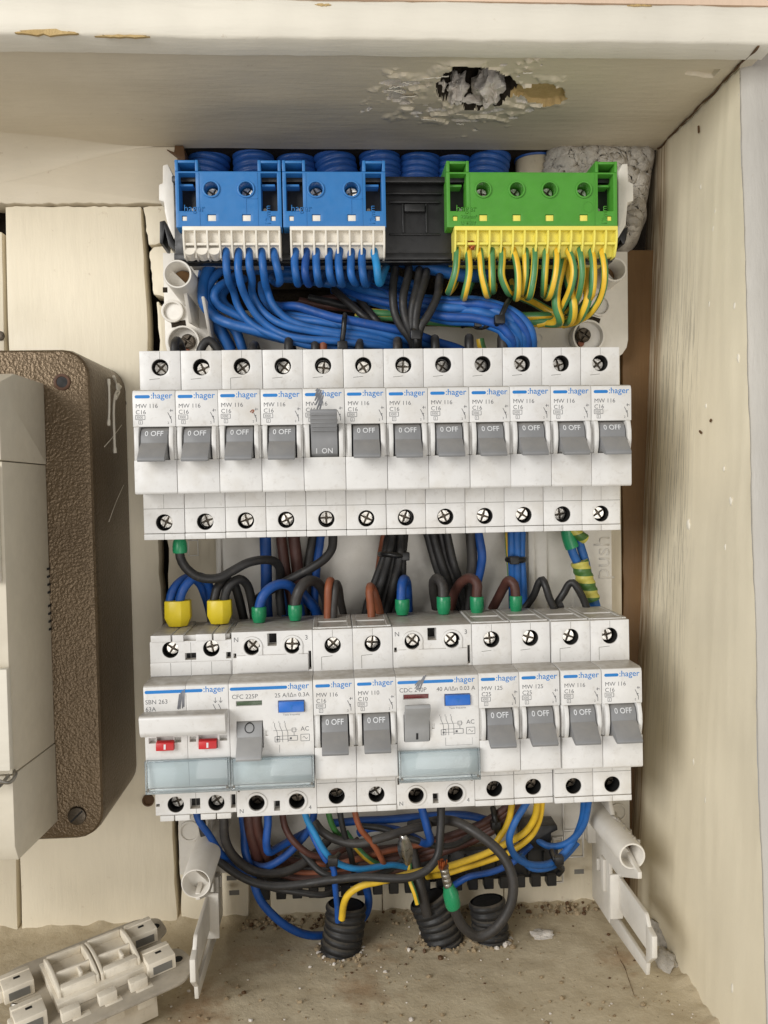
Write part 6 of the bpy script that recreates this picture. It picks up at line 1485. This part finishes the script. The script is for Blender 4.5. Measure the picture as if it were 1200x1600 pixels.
# the loose thick cable with its crimped end
e = wire('loose_cable', 'thick loose black cable looping down to a green crimped end standing free', 'wgrey', 2.3, [(640, 1290, 36), (672, 1284, 30), (698, 1282, 24), (722, 1288, 18), (758, 1311, 12), (787, 1340, 8), (801, 1372, 5), (800, 1404, 4), (785, 1438, 4), (765, 1458, 4), (745, 1464, 4), (727, 1452, 3), (715, 1432, 2), (707, 1412, 1), (703, 1396, 0)], GB, cat='cable')
L = e.location / S
tube(MB(), [P(709, 1417, 1), P(707.5, 1413, .8), P(704, 1396, 0), P(701, 1386, 0), P(700, 1384, 0)], lambda s_, t: 3.1 if s_ < .3 else (3.5 if s_ < t * .8 else 2.5), 24, uv=False).build('ferrule_collar', 'ferg', e, loc=L, ang=50)
pp = [P(700.5, 1387, 0) + (P(693, 1354, -1) - P(700.5, 1387, 0)) * (k / 40) for k in range(41)]
tube(MB(), pp, lambda s_, t: 2.35 - 0.3 * max(0, math.sin(s_ * 2 * PI / 2.3)) + (0.5 if s_ > t - .6 else 0), 20, uv=False, flat=0.85).build('crimp_sleeve', 'steel', e, loc=L, ang=40)
mb = MB(); tp = P(692, 1352, -1)
for k in range(14):
    a = rnd.uniform(0, 2 * PI); rr = 1.9 * rnd.random() ** .5
    tube(mb, spline([tp + Vector((rr * math.cos(a), rr * math.sin(a), -1.5)), tp + Vector((rr * math.cos(a) * 1.1, rr * math.sin(a), 0.4)), tp + Vector((rr * math.cos(a) * 1.2 + rnd.uniform(-.4, .4), rr * math.sin(a), 1.6 + rnd.random()))], .6), 0.38, 6, uv=False)
mb.build('copper_strands', 'copper', e, loc=L)
# strip of shiny foil between the wires
mb = MB(); V = []
for k in range(9):
    t = k / 8; p = P(630 + 7 * t, 1306 + 46 * t, 8 + 6 * t); wd = 3.2 * math.sin(PI * min(.95, .12 + t * .8)) + .3
    V += [tuple(p + Vector((-wd, 0.4, 0))), tuple(p + Vector((-wd * .2, -0.9, 0))), tuple(p + Vector((wd, 0.3, 0)))]
mb.add(V, [(3 * k + j, 3 * k + j + 1, 3 * k + j + 4, 3 * k + j + 3) for k in range(8) for j in range(2)])
o = mb.build('foil_strip', 'foil', loc=P(632, 1308, 14)); m_ = o.modifiers.new('s', 'SOLIDIFY'); m_.thickness = 0.0003
tag(o, 'curled shiny metal foil strip sticking up among the lower wires', 'foil')
# black cable comb and clip at the bottom of the enclosure
e = empty('cable_comb', P(640, 1395, 48)); L = P(640, 1395, 48)
a, b_ = P(402, 1395, 47), P(872, 1372, 47); n = 19
dx = (b_.x - a.x) / n; sl = (b_.z - a.z) / n
V = []; 
MB().prism([(a.x, a.z + 1.5), (b_.x, b_.z + 1.5), (b_.x, b_.z + 17), (a.x, a.z + 17)], 46, 50, 'y').build('comb_bar', 'blackp', e, bevel=0.4, loc=L)
for k in range(n):
    x = a.x + dx * (k + .5); z = a.z + sl * (k + .5)
    MB().box(x - dx * .3, x + dx * .3, 43.5, 49.5, z - 2.4, z + 3.4).build('comb_tooth', 'blackp', e, bevel=0.35, loc=L, seg=1)
    MB().box(x - dx * .5, x - dx * .36, 44.6, 46.2, z + 4, z + 15).build('comb_rib', 'blackp', e, bevel=0.2, loc=L, seg=1)
tag(e, 'black toothed plastic strip along the bottom of the enclosure', 'comb strip')
a, b_ = P(812, 1284, 44), P(866, 1318, 44)
o = MB().prism([(a.x, a.z - 2), (a.x + 3, a.z), (b_.x, a.z), (b_.x + .4, a.z - 2.5), (b_.x - 3, a.z - 4), (b_.x - 3, b_.z), (a.x, b_.z)], 38, 50, 'y').build('black_clip', 'blackp', bevel=0.4, loc=(a.x, 44, b_.z))
tag(o, 'black plastic clip behind the yellow wires at the lower right', 'clip')

# ------------------------------------------------------------------ cable ties
def tie(label, pts, wd=1.5, th=0.7, head=None):
    """strap following the front of a bundle; pts are pixel + depth"""
    p = spline(pth(pts), 1.0)
    o = tube(MB(), p, wd, 10, uv=False, flat=1.0)
    e = o.build('cable_tie', 'blackp', loc=p[0], ang=50)
    if head:
        h = P(*head); MB().box(h.x - 2.3, h.x + 2.3, h.y - 2.6, h.y + 1.5, h.z - 2.0, h.z + 2.0).build('tie_head', 'blackp', e, bevel=0.5, loc=e.location / S)
    tag(e, label, 'cable tie', 'cable ties')
tie('black cable tie around the blue bundle above the fifth breaker', [(539, 492, 16), (538, 500, 10.5), (537, 515, 10), (535, 530, 10.5), (534, 546, 14)], 1.2, head=(535, 541, 11))
tie('black cable tie around the black wires above the middle breakers', [(644, 512, 12), (648, 522, 7), (650, 535, 7), (648, 548, 12)], 1.3, head=(649, 524, 7.5))
tie('upper black cable tie on the blue bundle at the right', [(796, 468, 16), (790, 478, 7.5), (784, 492, 6), (779, 503, 7), (772, 510, 12)], 1.2, head=(780, 500, 6))
tie('lower black cable tie with its tail on the blue bundle at the right', [(772, 500, 10), (760, 510, 12), (746, 512, 18), (735, 507, 22), (722, 510, 26)], 1.0, head=(748, 505, 15))
tie('black cable tie around the black bundle between the rows', [(594, 866, 40), (600, 866, 34), (614, 867, 31), (628, 869, 34), (634, 870, 40)], 1.4, head=(632, 869, 35))
tie('black cable tie around the three blue wires between the rows', [(793, 874, 42), (798, 875, 39), (807, 876, 38), (816, 875, 39), (820, 874, 43)], 1.5, head=(803, 875, 38.5))
tie('black cable tie around the cyan and blue wires at the bottom', [(512, 1352, 16), (516, 1348, 10.5), (522, 1342, 10), (530, 1334, 13)], 1.1, head=(520, 1344, 10.5))
tie('black cable tie around the brown bundle at the bottom', [(770, 1262, 36), (773, 1276, 32), (775, 1290, 32), (780, 1305, 36)], 1.5, head=(774, 1288, 33))
tie('black cable tie around the blue loop at the lower right', [(862, 1330, 30), (866, 1340, 25), (872, 1350, 24), (878, 1358, 28), (872, 1366, 30)], 1.5, head=(872, 1342, 25))
# remove leftover unused meshes
for me in [m for m in bpy.data.meshes if m.users == 0]: bpy.data.meshes.remove(me)
